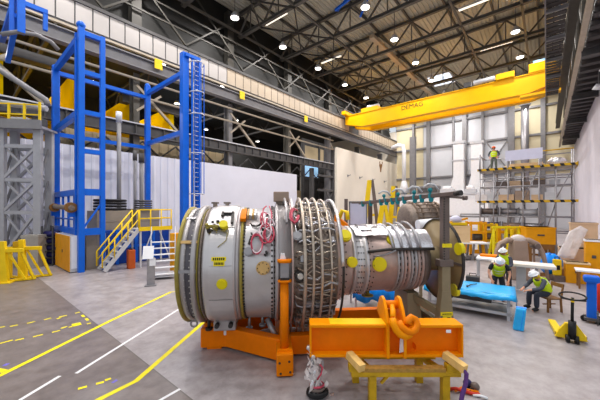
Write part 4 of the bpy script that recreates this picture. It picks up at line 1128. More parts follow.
for i in range(nx + 1):
    x = -BLn - .06 + (BLn + .14) * i / nx
    sk_ += [(x, -.05, .74), (x + rnd.uniform(-.02, .02), -.1 - rnd.uniform(0, .05), .6 - .03 * math.sin(i * .7) + rnd.uniform(-.03, .03) - (.05 if i < 5 else 0))]
mb.add(sk_, [(2 * i, 2 * i + 1, 2 * i + 3, 2 * i + 2) for i in range(nx)], True)
sr = []
for j in range(ny + 1):
    y = -.05 + (BW + .1) * j / ny; sr += [(.08, y, .74), (.1 + rnd.uniform(0, .05), y, .3 + .06 * math.sin(j * 1.3))]
mb.add(sr, [(2 * j, 2 * j + 1, 2 * j + 3, 2 * j + 2) for j in range(ny)], True)
bs = solo('blue_plastic_sheet', mb, 'tarp', 'bright blue plastic sheet draped over the work bench', 'sheet', None, C0, ba)
so = bs.modifiers.new('thick', 'SOLIDIFY'); so.thickness = .006
p = gnd(519, 329.5)
ro = thing('blue_plastic_roll', 'rolled blue plastic sheet standing against the bench corner', 'roll', p, ba)
MB().hexa([(-.14, -.14, 0), (.1, -.14, 0), (.1, .1, 0), (-.14, .1, 0)], [(-.06, -.1, .58), (.16, -.1, .58), (.16, .12, .58), (-.06, .12, .58)]).build('sheet_fold', 'tarp', ro, .04); MB().bar((.03, -.145, .03), (.1, -.105, .55), .012).build('fold_edge', 'tarpdark', ro); MB().bar((-.06, .01, .579), (.16, .01, .585), .14, .012).build('roll_end', 'tarpdark', ro)
g_ = C0 + Matrix.Rotation(ba, 3, 'Z') @ Vector((-1.0, .55, .755))
tl = thing('black_tool', 'thin black tool lying on the blue sheet', 'tool', g_, R(30)); MB().tube([(-.3, 0, .02), (0, .05, .03), (.25, .02, .02)], .015, 6).build('shaft', 'black', tl); MB().sphere((-.3, 0, .03), .035, 8).build('head', 'darksteel', tl)

# ---- people
def human(name, label, loc, rz, j, cloth, helmet='helmet', vest=True, sleeves='long', face=True):
    root = thing(name, label, 'person', loc, rz)
    V = Vector
    pts = []; ed = []
    def add(p, r): pts.append((p[0], p[1], p[2], r)); return len(pts) - 1
    pe = add(j['pelvis'], .115); sp = add(j['spine'], .115); ch = add(j['chest'], .13); nk = add(j['neck'], .06)
    hd = add(V(j['head']) - (V(j['top']) - V(j['head'])) * .35, .075); hm = add(j['head'], .095); tp = add(j['top'], .07)
    ed += [(pe, sp), (sp, ch), (ch, nk), (nk, hd), (hd, hm), (hm, tp)]
    fw = V(j.get('face', (1, 0, 0))).normalized()
    ns = add(V(j['head']) + fw * .095 - (V(j['top']) - V(j['head'])) * .2, .018); ed.append((hm, ns))
    for k, sg in enumerate((1, -1)):
        sh_, el, wr = j['sh'][k], j['el'][k], j['wr'][k]
        a = add(sh_, .062); b = add(el, .046); c = add(wr, .032); ed += [(ch, a), (a, b), (b, c)]
        d = (V(wr) - V(el)).normalized(); d = V(j['hand'][k]).normalized() if 'hand' in j else d
        pm = add(V(wr) + d * .07, (.042, .022)); ed.append((c, pm))
        side = d.cross(V((0, 0, 1)));  side = side.normalized() if side.length > .2 else V((0, 1, 0))
        dn = V((0, 0, -.35))
        for f_ in range(4):
            o = side * (.03 - .02 * f_); ln = (.075, .085, .08, .062)[f_]
            f1 = add(V(wr) + d * .115 + o, .0105); f2 = add(V(wr) + d * (.115 + ln * .55) + o + dn * .03, .0095); f3 = add(V(wr) + d * (.115 + ln * .9) + o + dn * .11, .008)
            ed += [(pm, f1), (f1, f2), (f2, f3)]
        t1 = add(V(wr) + d * .06 + side * .05 * sg + dn * .03, .011); t2 = add(V(wr) + d * .1 + side * .068 * sg + dn * .06, .009); ed += [(pm, t1), (t1, t2)]
        hp, kn, an, to = j['hip'][k], j['kn'][k], j['an'][k], j['toe'][k]
        a = add(hp, .095); b = add(kn, .062); c = add(an, .042); d2 = add(to, .035); ed += [(pe, a), (a, b), (b, c), (c, d2)]
    skin('body', pts, ed, 'skin', root, 0)
    # trousers
    pts, ed = [], []
    pe = add(j['pelvis'], .15); sp = add(V(j['pelvis']) * .6 + V(j['spine']) * .4, .145); ed.append((pe, sp))
    for k in range(2):
        a = add(j['hip'][k], .118); b = add(j['kn'][k], .085); c = add(V(j['an'][k]) + (V(j['kn'][k]) - V(j['an'][k])) * .05, .068); ed += [(pe, a), (a, b), (b, c)]
    skin('trousers', pts, ed, cloth[1], root, 0)
    # shirt
    pts, ed = [], []
    pe = add(V(j['pelvis']) * .7 + V(j['spine']) * .3, .135); sp = add(j['spine'], .135); ch = add(j['chest'], .115); nk = add(V(j['neck']) * .75 + V(j['chest']) * .25, .085); ed += [(pe, sp), (sp, ch), (ch, nk)]
    for k in range(2):
        a = add(j['sh'][k], .074); b = add(j['el'][k], .062) if sleeves == 'long' else add(V(j['sh'][k]) * .25 + V(j['el'][k]) * .75, .07); ed += [(ch, a), (a, b)]
        if sleeves == 'long': c = add(V(j['wr'][k]) * .95 + V(j['el'][k]) * .05, .05); ed.append((b, c))
    skin('shirt', pts, ed, cloth[0], root, 1)
    if vest:
        pts, ed = [], []
        pe = add(V(j['pelvis']) * .9 + V(j['spine']) * .1, .2); sp = add(j['spine'], .2); ch = add(j['chest'], .225); nk = add(V(j['neck']) * .7 + V(j['chest']) * .3, .15); ed += [(pe, sp), (sp, ch), (ch, nk)]
        for k in range(2): a = add(V(j['sh'][k]) * .95 + V(j['chest']) * .05, .14); ed += [(ch, a)]
        skin('vest', pts, ed, 'hivis', root, 1)
        ax = (V(j['chest']) - V(j['spine'])).normalized(); b = MB()
        for q in (.0, .6):
            c = V(j['spine']) * (1 - q) + V(j['chest']) * q
            s1 = ax.orthogonal().normalized(); s2 = ax.cross(s1)
            b.tube([c + (s1 * math.cos(g * PI / 12) + s2 * math.sin(g * PI / 12)) * (.168 + .012 * q) for g in range(24)], .014, 6, True)
        b.build('reflective_band', 'reflect', root)
    for k in range(2):
        an, to = V(j['an'][k]), V(j['toe'][k]); pts, ed = [], []
        h_ = add((an.x - (to - an).x * .3, an.y - (to - an).y * .3, .055 + an.z - .09), .07); a = add(an, .085); m_ = add((an + to) / 2 + V((0, 0, .01)), .08); t_ = add(to + (to - an) * .12 + V((0, 0, .015)), .07); ed = [(0, 2), (1, 2), (2, 3)]
        skin('boot', pts, ed, 'black', root, 2)
    hd, tp = V(j['head']), V(j['top']); ax = (tp - hd).normalized()
    mt = ax.to_track_quat('Z', 'Y').to_matrix()
    hb = MB().sphere((0, 0, 0), .128, 20, (1.08, .92, .95), 0.0); br = MB().lathe([(0, .11), (-.005, .148), (.008, .148), (.012, .11)], 24, axis='z')
    rd = MB().box(-.11, .11, -.012, .012, .11, .13)
    f0 = fw - ax * fw.dot(ax); f0 = f0.normalized() if f0.length > .05 else V((1, 0, 0))
    y_ = ax.cross(f0); mt = Matrix((f0, y_, ax)).transposed()
    for mbb in (hb, br, rd):
        mbb.v = [mt @ v + hd + ax * .035 for v in mbb.v]
    hb.build('hard_hat', helmet, root); br.build('hat_brim', helmet, root); rd.build('hat_ridge', helmet, root)
    if face:
        for sg in (1, -1):
            MB().sphere(hd + fw * .088 + y_ * .035 * sg - ax * .005, .013, 8).build('eye', 'black', root)
            MB().sphere(hd + y_ * .1 * sg - ax * .02, .028, 8, (.6, .5, 1)).build('ear', 'skin', root)
        MB().tube([hd + fw * .092 + y_ * .028 - ax * .065, hd + fw * .1 - ax * .068, hd + fw * .092 - y_ * .028 - ax * .065], .006, 6).build('mouth', 'red', root)
        MB().sphere(hd - fw * .015 + ax * .01, .1, 12, (1, 1, .9)).build('hair', 'hair', root)
    return root
bent = dict(pelvis=(0, 0, .92), spine=(.13, 0, 1.09), chest=(.27, 0, 1.25), neck=(.37, 0, 1.35), head=(.46, 0, 1.42), top=(.53, 0, 1.50), face=(.75, 0, -.65),
            sh=((.28, .2, 1.29), (.28, -.2, 1.29)), el=((.34, .3, 1.02), (.34, -.3, 1.02)), wr=((.5, .24, .84), (.5, -.24, .84)),
            hip=((0, .1, .88), (0, -.1, .88)), kn=((.06, .13, .5), (.06, -.13, .5)), an=((-.02, .14, .09), (-.02, -.14, .09)), toe=((.15, .16, .05), (.15, -.16, .05)))
p = at(498, 270, 10.15); 
human('person', 'worker in white hard hat and vest leaning over the blue bench', (p.x, p.y, 0), R(-118), bent, ('shirt', 'trouser'), sleeves='short')
st2 = dict(bent); st2.update(pelvis=(0, 0, .94), spine=(.06, 0, 1.13), chest=(.12, 0, 1.33), neck=(.17, 0, 1.46), head=(.22, 0, 1.56), top=(.26, 0, 1.66), face=(.9, 0, -.4),
           sh=((.12, .2, 1.37), (.12, -.2, 1.37)), el=((.2, .28, 1.1), (.2, -.28, 1.1)), wr=((.42, .2, 1.02), (.42, -.2, 1.02)))
p = at(506, 256, 11.1)
human('person', 'worker in white hard hat half hidden behind the leaning worker', (p.x, p.y, 0), R(-150), st2, ('jacket', 'trouser'))
seat = dict(pelvis=(0, 0, .56), spine=(.1, 0, .75), chest=(.24, 0, .93), neck=(.33, 0, 1.03), head=(.42, 0, 1.1), top=(.47, 0, 1.19), face=(.85, 0, -.5),
            sh=((.25, .2, .97), (.25, -.2, .97)), el=((.42, .26, .74), (.42, -.26, .74)), wr=((.64, .14, .68), (.64, -.14, .68)),
            hip=((.05, .1, .55), (.05, -.1, .55)), kn=((.46, .14, .54), (.46, -.14, .54)), an=((.46, .15, .09), (.46, -.15, .09)), toe=((.63, .17, .05), (.63, -.17, .05)))
p = at(547, 300, 9.2)
hs_ = human('person', 'seated worker in white hard hat, grey sleeves and yellow green vest', (p.x, p.y, 0), R(182), seat, ('jacket', 'trouser'))
b = MB().sphere((.36, 0, 1.09), .115, 12, (.8, 1, .9)); b.build('ear_guard', 'yellow', hs_, label='yellow neck guard behind the hard hat')
# chair under the seated worker
cp_ = at(549, 300, 9.2); ch = thing('wooden_chair', 'brown wooden chair under the seated worker', 'chair', (cp_.x, cp_.y, 0), R(182))
MB().box(-.22, .24, -.22, .22, .39, .43).build('seat', 'brownwood', ch, .01)
for x in (-.2, .2):
    for y in (-.19, .19): MB().bar((x, y, .4), (x * 1.08, y * 1.05, 0), .045).build('leg', 'brownwood', ch)
for y in (-.19, .19): MB().bar((-.21, y, .42), (-.28, y, .86), .04).build('back_post', 'brownwood', ch)
MB().bar((-.27, -.21, .8), (-.27, .21, .8), .03, .12).build('back_rail', 'brownwood', ch); MB().bar((-.2, 0, .2), (.2, 0, .2), .03).build('stretcher', 'brownwood', ch)

# ---- pallet jack
p = gnd(571, 341)
pj = thing('pallet_jack', 'yellow pallet jack with a black pump mast and looped handle', 'pallet jack', p, R(57))
for y in (-.2, .2):
    MB().prism([(.0, y - .08, .04), (1.12, y - .08, .05), (1.2, y - .08, .075), (1.2, y - .08, .1), (0, y - .08, .17)], (0, .16, 0)).build('fork', 'yellow', pj, .01)
    MB().cyl((1.02, y - .05, .045), (1.02, y + .05, .045), .045, 12).build('fork_wheel', 'black', pj)
MB().prism([(-.02, -.3, .05), (-.02, .3, .05), (-.02, .22, .24), (-.02, .1, .42), (-.02, -.1, .42), (-.02, -.22, .24)], (.1, 0, 0)).build('frame_plate', 'yellow', pj, .01)
MB().bar((.02, -.26, .12), (.55, -.2, .1), .06).bar((.02, .26, .12), (.55, .2, .1), .06).build('push_rod', 'black', pj)
MB().cyl((-.12, 0, .1), (-.12, 0, .52), .075, 16).build('pump', 'black', pj)
for y in (-.08, .08): MB().cyl((-.12, y - .035, .09), (-.12, y + .035, .09), .09, 16).build('steer_wheel', 'black', pj)
MB().cyl((-.12, 0, .5), (-.16, 0, 1.08), .03, 10).build('mast', 'black', pj)
MB().box(-.19, -.13, -.03, .03, .98, 1.06).build('release_lever', 'yellow', pj)
lp = [(-.16 + .13 * math.cos(2 * PI * k / 28) * (1), .24 * math.sin(2 * PI * k / 28), 1.12 + .06 * math.cos(2 * PI * k / 28)) for k in range(28)]
MB().tube(lp, .02, 8, True).build('handle', 'black', pj)
for y in (-.1, .1): MB().bar((-.16, 0, 1.02), (-.27, y * 2.2, 1.07), .03).build('handle_fork', 'black', pj)
# blue stand
p = gnd(591.5, 322)
bp = thing('blue_wheeled_post', 'bright blue wheeled post with a wider head beside the pallet jack', 'stand', p, HA)
MB().box(-.1, .1, -.1, .1, .12, 1.2).build('column', 'blue', bp, .02); MB().box(-.17, .17, -.17, .17, 1.12, 1.3).build('head', 'blue', bp, .05)
MB().box(-.2, .2, -.16, .16, .08, .14).build('base', 'darksteel', bp)
for x, y in ((-.15, -.15), (.15, -.15), (0, .15)): MB().cyl((x - .03, y, .08), (x + .03, y, .08), .08, 14).build('caster', 'black', bp)
MB().cyl((-.3, -.1, 0), (-.3, -.1, .42), .015, 8).bar((-.3, -.1, .3), (-.1, -.1, .3), .025).build('kick_rod', 'darksteel', bp)
p = gnd(600, 312)
rc = thing('red_gas_cylinder', 'red gas cylinder at the edge beyond the blue post', 'cylinder', p); MB().lathe([(0, .01), (0, .12), (.75, .12), (.86, .05), (.92, .04), (.92, .01)], 18, axis='z').build('bottle', 'red', rc); MB().cyl((0, 0, .92), (0, 0, 1.02), .03, 10).build('valve', 'steel', rc)

# ---- middle-distance table, fixture
p = gnd(521, 291)
tb = thing('pedestal_table', 'long pale machine table on a grey pedestal behind the workers', 'table', p, math.atan2(.5, 1.0) * 0 + R(-35))
MB().box(-.95, 1.0, -.4, .4, .98, 1.1).build('table_top', 'tabletop', tb, .02); MB().box(-.95, 1.0, -.41, -.4, .99, 1.02).build('edge', 'lgrey', tb)
MB().box(-.15, .15, -.15, .15, .04, .98).build('pedestal', 'lgrey', tb, .01); MB().box(-.35, .35, -.3, .3, 0, .05).build('base', 'midsteel', tb)
MB().box(.45, .5, -.35, .35, .1, .98).box(-.6, -.55, -.35, .35, .1, .98).build('leg', 'lgrey', tb); MB().box(-.62, .52, -.36, .36, 0, .1).build('skid', 'lgrey', tb)
p = gnd(491, 285); 
ot = thing('assembly_table', 'white table with an orange strip on top behind the leaning worker', 'table', p, R(-35))
MB().box(-.5, .38, -.5, .5, 1.08, 1.14).build('table_top', 'white', ot); MB().box(-.4, .2, .1, .48, 1.14, 1.22).build('strip', 'orange', ot, label='orange strip')
for x in (-.45, .33):
    for y in (-.44, .44): MB().box(x - .03, x + .03, y - .03, y + .03, 0, 1.08).build('leg', 'lgrey', ot)
p = gnd(518, 279)
fx = thing('arched_fixture', 'taupe arched engine fixture with a broad centre column', 'fixture', p, R(-8))
MB().hexa([(-.38, -.3, 0), (.38, -.3, 0), (.38, .3, 0), (-.38, .3, 0)], [(-.28, -.22, 1.75), (.28, -.22, 1.75), (.28, .22, 1.75), (-.28, .22, 1.75)]).build('centre_column', 'taupe', fx, .04)
for sg in (-1, 1):
    MB().tube([(0, 0, 1.72), (.45 * sg, 0, 1.74), (.75 * sg, -.05, 1.58), (.93 * sg, -.1, 1.25), (1.03 * sg, -.15, .7), (1.1 * sg, -.2, 0)], [.14, .13, .12, .1, .08, .06], 12).build('arm', 'taupe', fx)
    MB().bar((.85 * sg, .3, 0), (.7 * sg, .1, 1.5), .07).build('leg', 'taupe', fx); MB().cyl((.7 * sg, -.2, 1.5), (.7 * sg, .2, 1.5), .12, 14).build('clamp', 'rodgrey', fx)
MB().sphere((0, 0, 1.8), .26, 16, (1.2, .9, .8)).build('head', 'wrap', fx, label='plastic wrapped head')
MB().box(-1.2, 1.2, -.12, .12, 0, .12).build('base', 'taupe', fx)
# ================================================================== BLUE TEST FRAME (four towers)
P2 = gnd(81, 272.3)
s2, t2 = st_of(P2)
fr = thing('blue_test_frame', 'tall blue steel test frame of four towers with a caged ladder', 'test frame', H(s2, t2, 0), HA)
LL = 5.45                                     # bay length along the hall and across it
W = .92
def post(nm, x, y, h, w=.34, m='blue', z0=0):
    return MB().box(x - w / 2, x + w / 2, y - w / 2, y + w / 2, z0, h).build(nm, m, fr, .015)
post('tower_post', 0, 0, 12.2, .26); post('tower_post', -.1, .36, 12.0, .16); post('tower_post', W, .0, 12.1, .22)
post('tower_post', 0, LL, 11.8, .36); post('tower_post', LL, LL, 12.4, .34); post('tower_post', LL, 0, 13.1, .42); post('tower_post', LL + W, 0, 12.9, .24)
for z in (2.0, 4.0, 6.05, 8.0, 10.0, 11.95):
    h = .34 if z in (2.0, 4.0) else .22
    MB().box(0, W, -.1, .1, z - h / 2, z + h / 2).build('rung_beam', 'blue', fr)
for z in (2.0, 4.0, 8.0, 11.75):
    MB().box(-.12, .12, 0, LL, z - .15, z + .15).build('cross_beam', 'blue', fr)
for z in (7.75, 11.55):
    MB().box(0, LL, LL - .12, LL + .12, z - .12, z + .12).build('long_beam', 'blue', fr)
    MB().box(LL - .12, LL + .12, 0, LL, z + .2, z + .46).build('cross_beam', 'blue', fr)
for x, y in ((0, LL), (LL, LL), (0, 0)): MB().sphere((x, y, 12.3 if x == 0 and y == 0 else (11.85 if x == 0 else 12.45)), .2, 12).build('post_cap', 'blue', fr)
gd = MB()
for z in (2.6, 3.3): gd.box(-.05, .05, .2, LL - .2, z - .04, z + .04)
for y in (1.2, 2.4, 3.6, 4.6): gd.box(-.05, .05, y - .04, y + .04, 2.1, 4.0)
gd.build('guard_grid', 'blue', fr)
MB().bar((.1, 0, 2.2), (.85, 0, 3.4), .08).build('diagonal', 'blue', fr)
# ladder with cage between the two posts of the far tower
for x in (LL + .36, LL + W - .05): MB().box(x - .05, x + .05, -.35, -.25, .2, 12.8).build('ladder_rail', 'blue', fr)
rg = MB()
for k in range(42): rg.cyl((LL + .36, -.3, .4 + k * .3), (LL + W - .05, -.3, .4 + k * .3), .022, 6)
rg.build('ladder_rung', 'lgrey', fr)
for z in (4.1, 6.7, 9.2, 10.6, 12.5):
    MB().tube([(LL + .62 + .46 * math.cos(a * PI / 12), -.3 - .62 * math.sin(a * PI / 12), z) for a in range(13)], .035, 6).build('cage_hoop', 'lgrey', fr)
for a in (3, 6, 9): MB().box(LL + .62 + .46 * math.cos(a * PI / 12) - .02, LL + .62 + .46 * math.cos(a * PI / 12) + .02, -.3 - .62 * math.sin(a * PI / 12) - .02, -.3 - .62 * math.sin(a * PI / 12) + .02, 4.1, 12.5).build('cage_strip', 'blue', fr)
MB().cyl((LL + .62, .1, 0.2), (LL + .62, .1, 12.6), .09, 10).build('conduit', 'tan', fr)
MB().bar((LL - .1, -.3, 12.9), (LL + W, -.3, 12.9), .2).build('head_beam', 'blue', fr)
# grey standpipes inside the frame
for i, (px, py, d, r_, z1) in enumerate(((119, 112, 19.5, .13, 0), (135, 149, 20.5, .1, 0), (141.5, 149, 21.5, .14, 0))):
    p = at(px, py, d)
    sp_ = thing('standpipe', f'slim grey vertical pipe inside the blue frame, {ORD[i]} from the nearest tower', 'pipe', (p.x, p.y, 0), HA, 'standpipes')
    MB().cyl((0, 0, 0), (0, 0, p.z if i < 1 else 7.2), r_, 10).build('pipe', 'midsteel', sp_)
    MB().cyl((0, 0, (p.z if i < 1 else 7.2) - .7), (0, 0, p.z if i < 1 else 7.2), r_ * 1.4, 10).build('cap', 'lgrey' if i == 0 else 'darksteel', sp_)
# plinth of the rig: blue base, taupe blocks, black plates
pl = thing('rig_base', 'long dark blue machine base inside the blue test frame', 'machine', H(s2 + 1.0, t2 + .9, 0), HA)
MB().box(0, 4.0, 0, 3.2, 0, 1.95).build('body', 'bluedark', pl, .04); MB().box(-.02, 4.02, -.03, 0, .9, 1.05).build('rib', 'blue', pl)
for x in (.9, 1.9, 2.9): MB().box(x - .08, x + .08, -.06, 0, 0, 1.95).build('rib', 'blue', pl)
for i, (x0, x1, y0) in enumerate(((.0, 1.7, .3), (2.1, 3.5, .5))):
    b = solo('plywood_block', MB().box(x0, x1, y0, y0 + 1.8, 1.95, 3.05 + .1 * i).box(x0 - .02, x1 + .02, y0 - .02, y0, 2.4, 2.5), 'ply', ('taupe boarded block on the rig base beneath the black plates', 'taupe boarded block on the rig base above the yellow railing')[i], 'block', None, H(s2 + 1.0, t2 + .9, 0), HA, .02)
for k in range(4):
    solo('black_plate', MB().lathe([(0, .01), (0, .82), (.1, .85), (.14, .8), (.14, .01)], 28, axis='z'), 'black', f'black round plate in the stack on the taupe block, {ORD[k]} from the bottom', 'plate', 'stacked black plates', H(s2 + 1.9, t2 + 2.0, 3.06 + .17 * k))
for k in range(4):
    solo('grey_plate', MB().lathe([(0, .01), (0, .5), (.1, .5), (.1, .01)], 20, axis='z'), 'darksteel', f'dark grey plate in the shorter stack by the ladder tower, {ORD[k]} from the bottom', 'plate', 'stacked grey plates', H(s2 + 3.6, t2 + 1.6, 3.17 + .14 * k))
# shaft across the frame's near side
p = H(s2 - .45, t2 + .3, 0)
sf = thing('test_shaft', 'dark horizontal test shaft with brown flanges on the blue frame', 'shaft', H(s2 - .35, t2 + .2, 3.2), HA)
MB().cyl((0, -.1, 0), (0, 4.6, .12), .13, 14).build('shaft', 'casedark', sf)
for y, r_ in ((.1, .26), (.35, .2), (3.6, .24), (4.5, .3)): MB().cyl((0, y - .1, .02), (0, y + .1, .03), r_, 16).build('flange', 'brownwood', sf)
for y in (.2, 3.9): MB().box(-.1, .3, y - .12, y + .12, -.45, -.1).build('bracket', 'blue', sf)
# cabinet under the near tower
c = thing('control_cabinet', 'light grey cabinet with a broad orange face under the nearest blue tower', 'cabinet', H(*st_of(gnd(70, 273.2)), 0), HA)
MB().box(0, .52, 0, 3.0, .03, 1.83).build('body', 'lgrey', c, .02)
for y in (.02, 1.52): 
    d_ = MB().box(-.03, 0, y, y + 1.46, .06, 1.81).build('door', 'crateorange', c, label='orange door'); MB().box(-.06, -.03, y + 1.3, y + 1.35, .9, 1.05).build('handle', 'darksteel', d_)
MB().box(0, .52, 0, 3.0, 0, .03).build('plinth', 'darksteel', c); MB().box(.05, .45, -.012, 0, .2, 1.8).build('side_panel', 'white', c)
# taupe panel right of the tower foot
solo('grey_locker', MB().box(0, .9, 0, .5, 0, 1.85).box(.02, .44, -.02, 0, .1, 1.8).box(.46, .88, -.02, 0, .1, 1.8), 'ply', 'taupe grey locker between the blue tower foot and the steps', 'locker', None, H(s2 + .3, t2 + .4, 0), HA, .01)
# blue bracket frame high by the gallery
bx = H(*st_of(at(21, 33, 12.95)), 0)
bk = thing('blue_jib_bracket', 'blue jib bracket hung from the gallery beam above the lattice tower', 'bracket', (bx.x, bx.y, 10.9), HA)
MB().box(-.13, .13, -.13, .13, 0, 2.4).build('post', 'blue', bk); MB().box(-.36, -.2, .1, .26, 0, 2.2).build('post', 'blue', bk); MB().box(.74, .9, -.08, .08, .5, 1.35).build('post', 'blue', bk)
MB().box(0, .9, -.1, .1, 1.25, 1.45).build('beam', 'blue', bk); MB().bar((-.1, .1, .75), (-.1, 3.5, -.15), .2, .22).build('jib', 'blue', bk); MB().bar((0, 0, 2.3), (0, 7.2, 2.3), .24).build('tie_beam', 'blue', bk)
MB().tube([(-.6, .2, -.25), (-.1, 0, .02), (.5, -.1, .12), (1.0, -.1, .02), (1.3, 0, -.2)], .09, 10).build('arched_pipe', 'midsteel', bk)
# long grey sloping pipe down to the tower
a, b_ = at(0, 70, 16.5), at(46, 100, 17.0)
pp = solo('sloping_pipe', MB().tube([a + Vector((-1.5, 0, 1.5)), a, b_, b_ + Vector((.1, 0, -.3))], .16, 10), 'midsteel', 'grey sloping pipe descending to the yellow railed platform', 'pipe')

# ================================================================== LATTICE TOWER with platform
p = gnd(21, 266); sT, tT = st_of(p)
lt = thing('lattice_tower', 'grey steel lattice tower carrying a railed platform', 'tower', (p.x, p.y, 0), R(8))
for x in (-.95, .85):
    for y in (0, .9): MB().box(x - .19, x + .19, y - .12, y + .12, 0, 7.6).build('leg', 'towergrey', lt, .01)
for k, z in enumerate((.6, 2.95, 4.75, 6.6)):
    for y in (-.02, .9): MB().box(-.95, .85, y - .06, y + .06, z - .1, z + .1).build('horizontal', 'towergrey', lt)
zz = (.6, 2.95, 4.75, 6.6)
for k in range(3):
    for y in (-.03, .85):
        MB().bar((-.8, y, zz[k] + .1), (.7, y, zz[k + 1] - .1), .13).bar((.7, y + .08, zz[k] + .1), (-.8, y + .08, zz[k + 1] - .1), .09).build('diagonal', 'towergrey', lt)
    for x in (-.95, .85): MB().bar((x, .1, zz[k]), (x, .8, zz[k + 1]), .09).build('diagonal', 'midsteel', lt)
MB().box(-2.2, 1.15, -.3, 1.1, 7.6, 7.72).build('platform', 'towergrey', lt)
MB().box(-2.2, 1.2, -.4, -.25, 7.5, 8.0).build('platform_edge', 'midsteel', lt)
MB().cyl((-1.9, .2, 9.1), (1.15, .2, 8.8), .16, 12).build('roller', 'towergrey', lt)
for x in (-1.8, -1.1, -.4, .35, 1.1): MB().box(x - .05, x + .05, -.3, -.22, 7.7, 9.0 if x in (-1.1, 1.1) else 8.9).build('rail_post', 'yellow', lt)
for z in (8.3, 8.85): MB().box(-1.8, 1.1, -.29, -.23, z - .03, z + .03).build('guard_rail', 'yellow', lt)
for i, (x, w_) in enumerate(((-1.3, .3), (-.2, .4), (.7, .25))):
    solo('platform_box', MB().box(x - w_, x + w_, .1, .6, 7.72, 8.25), ('rodgrey', 'lgrey', 'darksteel')[i], f'small {("brownish", "pale", "dark")[i]} box on the lattice tower platform', 'box', None, (p.x, p.y, 0), R(8), .02)
q = gnd(35.5, 266); solo('concrete_block', MB().box(-.42, .42, 0, .8, 0, 1.75).box(-.43, .43, -.01, .81, 1.6, 1.66), 'concrete', 'tall grey concrete block at the lattice tower foot', 'block', None, q + Vector((.12, -.5, 0)), R(8), .015)
q = at(15, 262, 17.6)
for i in range(3):
    q = gnd(6 + 9 * i, 262); solo('steel_drum', MB().lathe([(0, .01), (0, .3), (.3, .31), (.32, .29), (.9, .3), (1.2 + .15 * i, .29), (1.2 + .15 * i, .01)], 18, axis='z'), 'darksteel', f'dark drum behind the yellow stands, {ORD[i]} from the picture edge', 'drum', 'dark drums', q)
# dark blue rolls
for k in range(5):
    q = gnd(50, 265); solo('dark_blue_roll', MB().cyl((-.3, 0, 0), (.35, .2, 0), .17, 14).cyl((-.33, -.01, 0), (.38, .21, 0), .06, 10), 'navy', f'dark blue roll on the rack beside the orange cabinet, {ORD[k]} from the bottom', 'roll', 'dark blue rolls', (q.x, q.y, .22 + k * .38))
q = gnd(50, 265); rk = thing('roll_rack', 'dark steel rack holding the dark blue rolls', 'rack', q)
for x in (-.25, .3):
    for y in (-.2, .38): MB().box(x - .03, x + .03, y + .1 * x - .03, y + .1 * x + .03, 0, 2.2).build('post', 'darksteel', rk)
for k in range(5): MB().box(-.28, .33, -.22, .4, .02 + k * .38, .05 + k * .38).build('shelf', 'darksteel', rk)
# ================================================================== YELLOW STANDS at the edge
for i, (px, py, w_) in enumerate(((22, 279, 1.0), (3, 283, .9))):
    q = gnd(px, py); ys = thing('yellow_stand', ('yellow braced steel stand nearer the concrete block', 'yellow braced steel stand cut by the picture edge')[i], 'stand', q, R(12), 'yellow stands')
    MB().prism([(-.12, -.1, 0), (.22, -.1, 0), (.1, -.1, 1.78), (-.1, -.1, 1.78)], (0, .16, 0)).build('upright', 'yellow', ys, .01)
    MB().box(-.95, .75, -.08, .06, 1.3, 1.46).build('cross_arm', 'yellow', ys, .01)
    MB().box(-.3, -.05, -.1, .1, 1.46, 1.7).build('arm_block', 'trestle', ys, .01)
    MB().bar((.65, 0, 1.35), (.9, .4, .05), .09).build('leg', 'yellow', ys); MB().bar((-.85, 0, 1.35), (-.8, .4, .05), .1).build('leg', 'yellow', ys); MB().bar((.2, 0, 1.3), (.75, .1, .1), .07).build('brace', 'yellow', ys)
    MB().bar((0, .05, .06), (.95, .45, .06), .12, .08).bar((0, .05, .06), (-.9, .45, .06), .12, .08).build('foot', 'yellow', ys); MB().box(-.25, .35, -.2, .12, 0, .05).build('foot_plate', 'yellow', ys)
    MB().box(-.55, -.42, 0, .1, .05, 1.3).build('leg', 'yellow', ys)
# ================================================================== STAIR AND PLATFORM
p = gnd(103.5, 273)
stt = thing('access_stair', 'grey metal stair with yellow handrails up to a railed platform', 'stair', p, HA)
zp, run, pw = 2.08, 1.62, .85
for y in (0, pw): MB().bar((.05, y, .06), (run, y, zp - .03), .05, .2).build('stringer', 'lgrey', stt)
for k in range(8):
    x = .1 + run * (k + .5) / 8.5; z = zp * (k + .8) / 8.6
    MB().box(x - .12, x + .12, .03, pw - .03, z - .02, z + .02).build('tread', 'lgrey', stt)
MB().box(run, run + 1.8, -.05, 1.2, zp - .06, zp).build('platform', 'lgrey', stt); MB().box(run, run + 1.82, -.08, -.05, zp - .12, zp + .1).build('toe_board', 'yellow', stt)
for y in (0, pw):
    MB().tube([(-.05, y, .25), (-.05, y, 1.0), (.05, y, 1.12), (run, y, zp + 1.02)], .035, 8).build('handrail', 'yellow', stt)
    MB().tube([(-.05, y, .55), (run, y, zp + .5)], .028, 8).build('mid_rail', 'yellow', stt)
    for q in (.3, .68, 1.0): MB().cyl((run * q, y, zp * q + .02), (run * q, y, zp * q + 1.0), .032, 8).build('rail_post', 'yellow', stt)
for z in (.55, 1.02): MB().tube([(run + .05, -.02, zp + z), (run + 1.78, -.02, zp + z), (run + 1.78, 1.15, zp + z)], .035, 8).build('guard_rail', 'yellow', stt)
for x in (run + .05, run + .62, run + 1.2, run + 1.78): MB().cyl((x, -.02, zp), (x, -.02, zp + 1.02), .035, 8).build('rail_post', 'yellow', stt)
for x, y in ((run + .1, 0), (run + 1.7, 0), (run + .1, 1.1), (run + 1.7, 1.1)): MB().box(x - .04, x + .04, y - .04, y + .04, 0, zp - .06).build('leg', 'lgrey', stt)
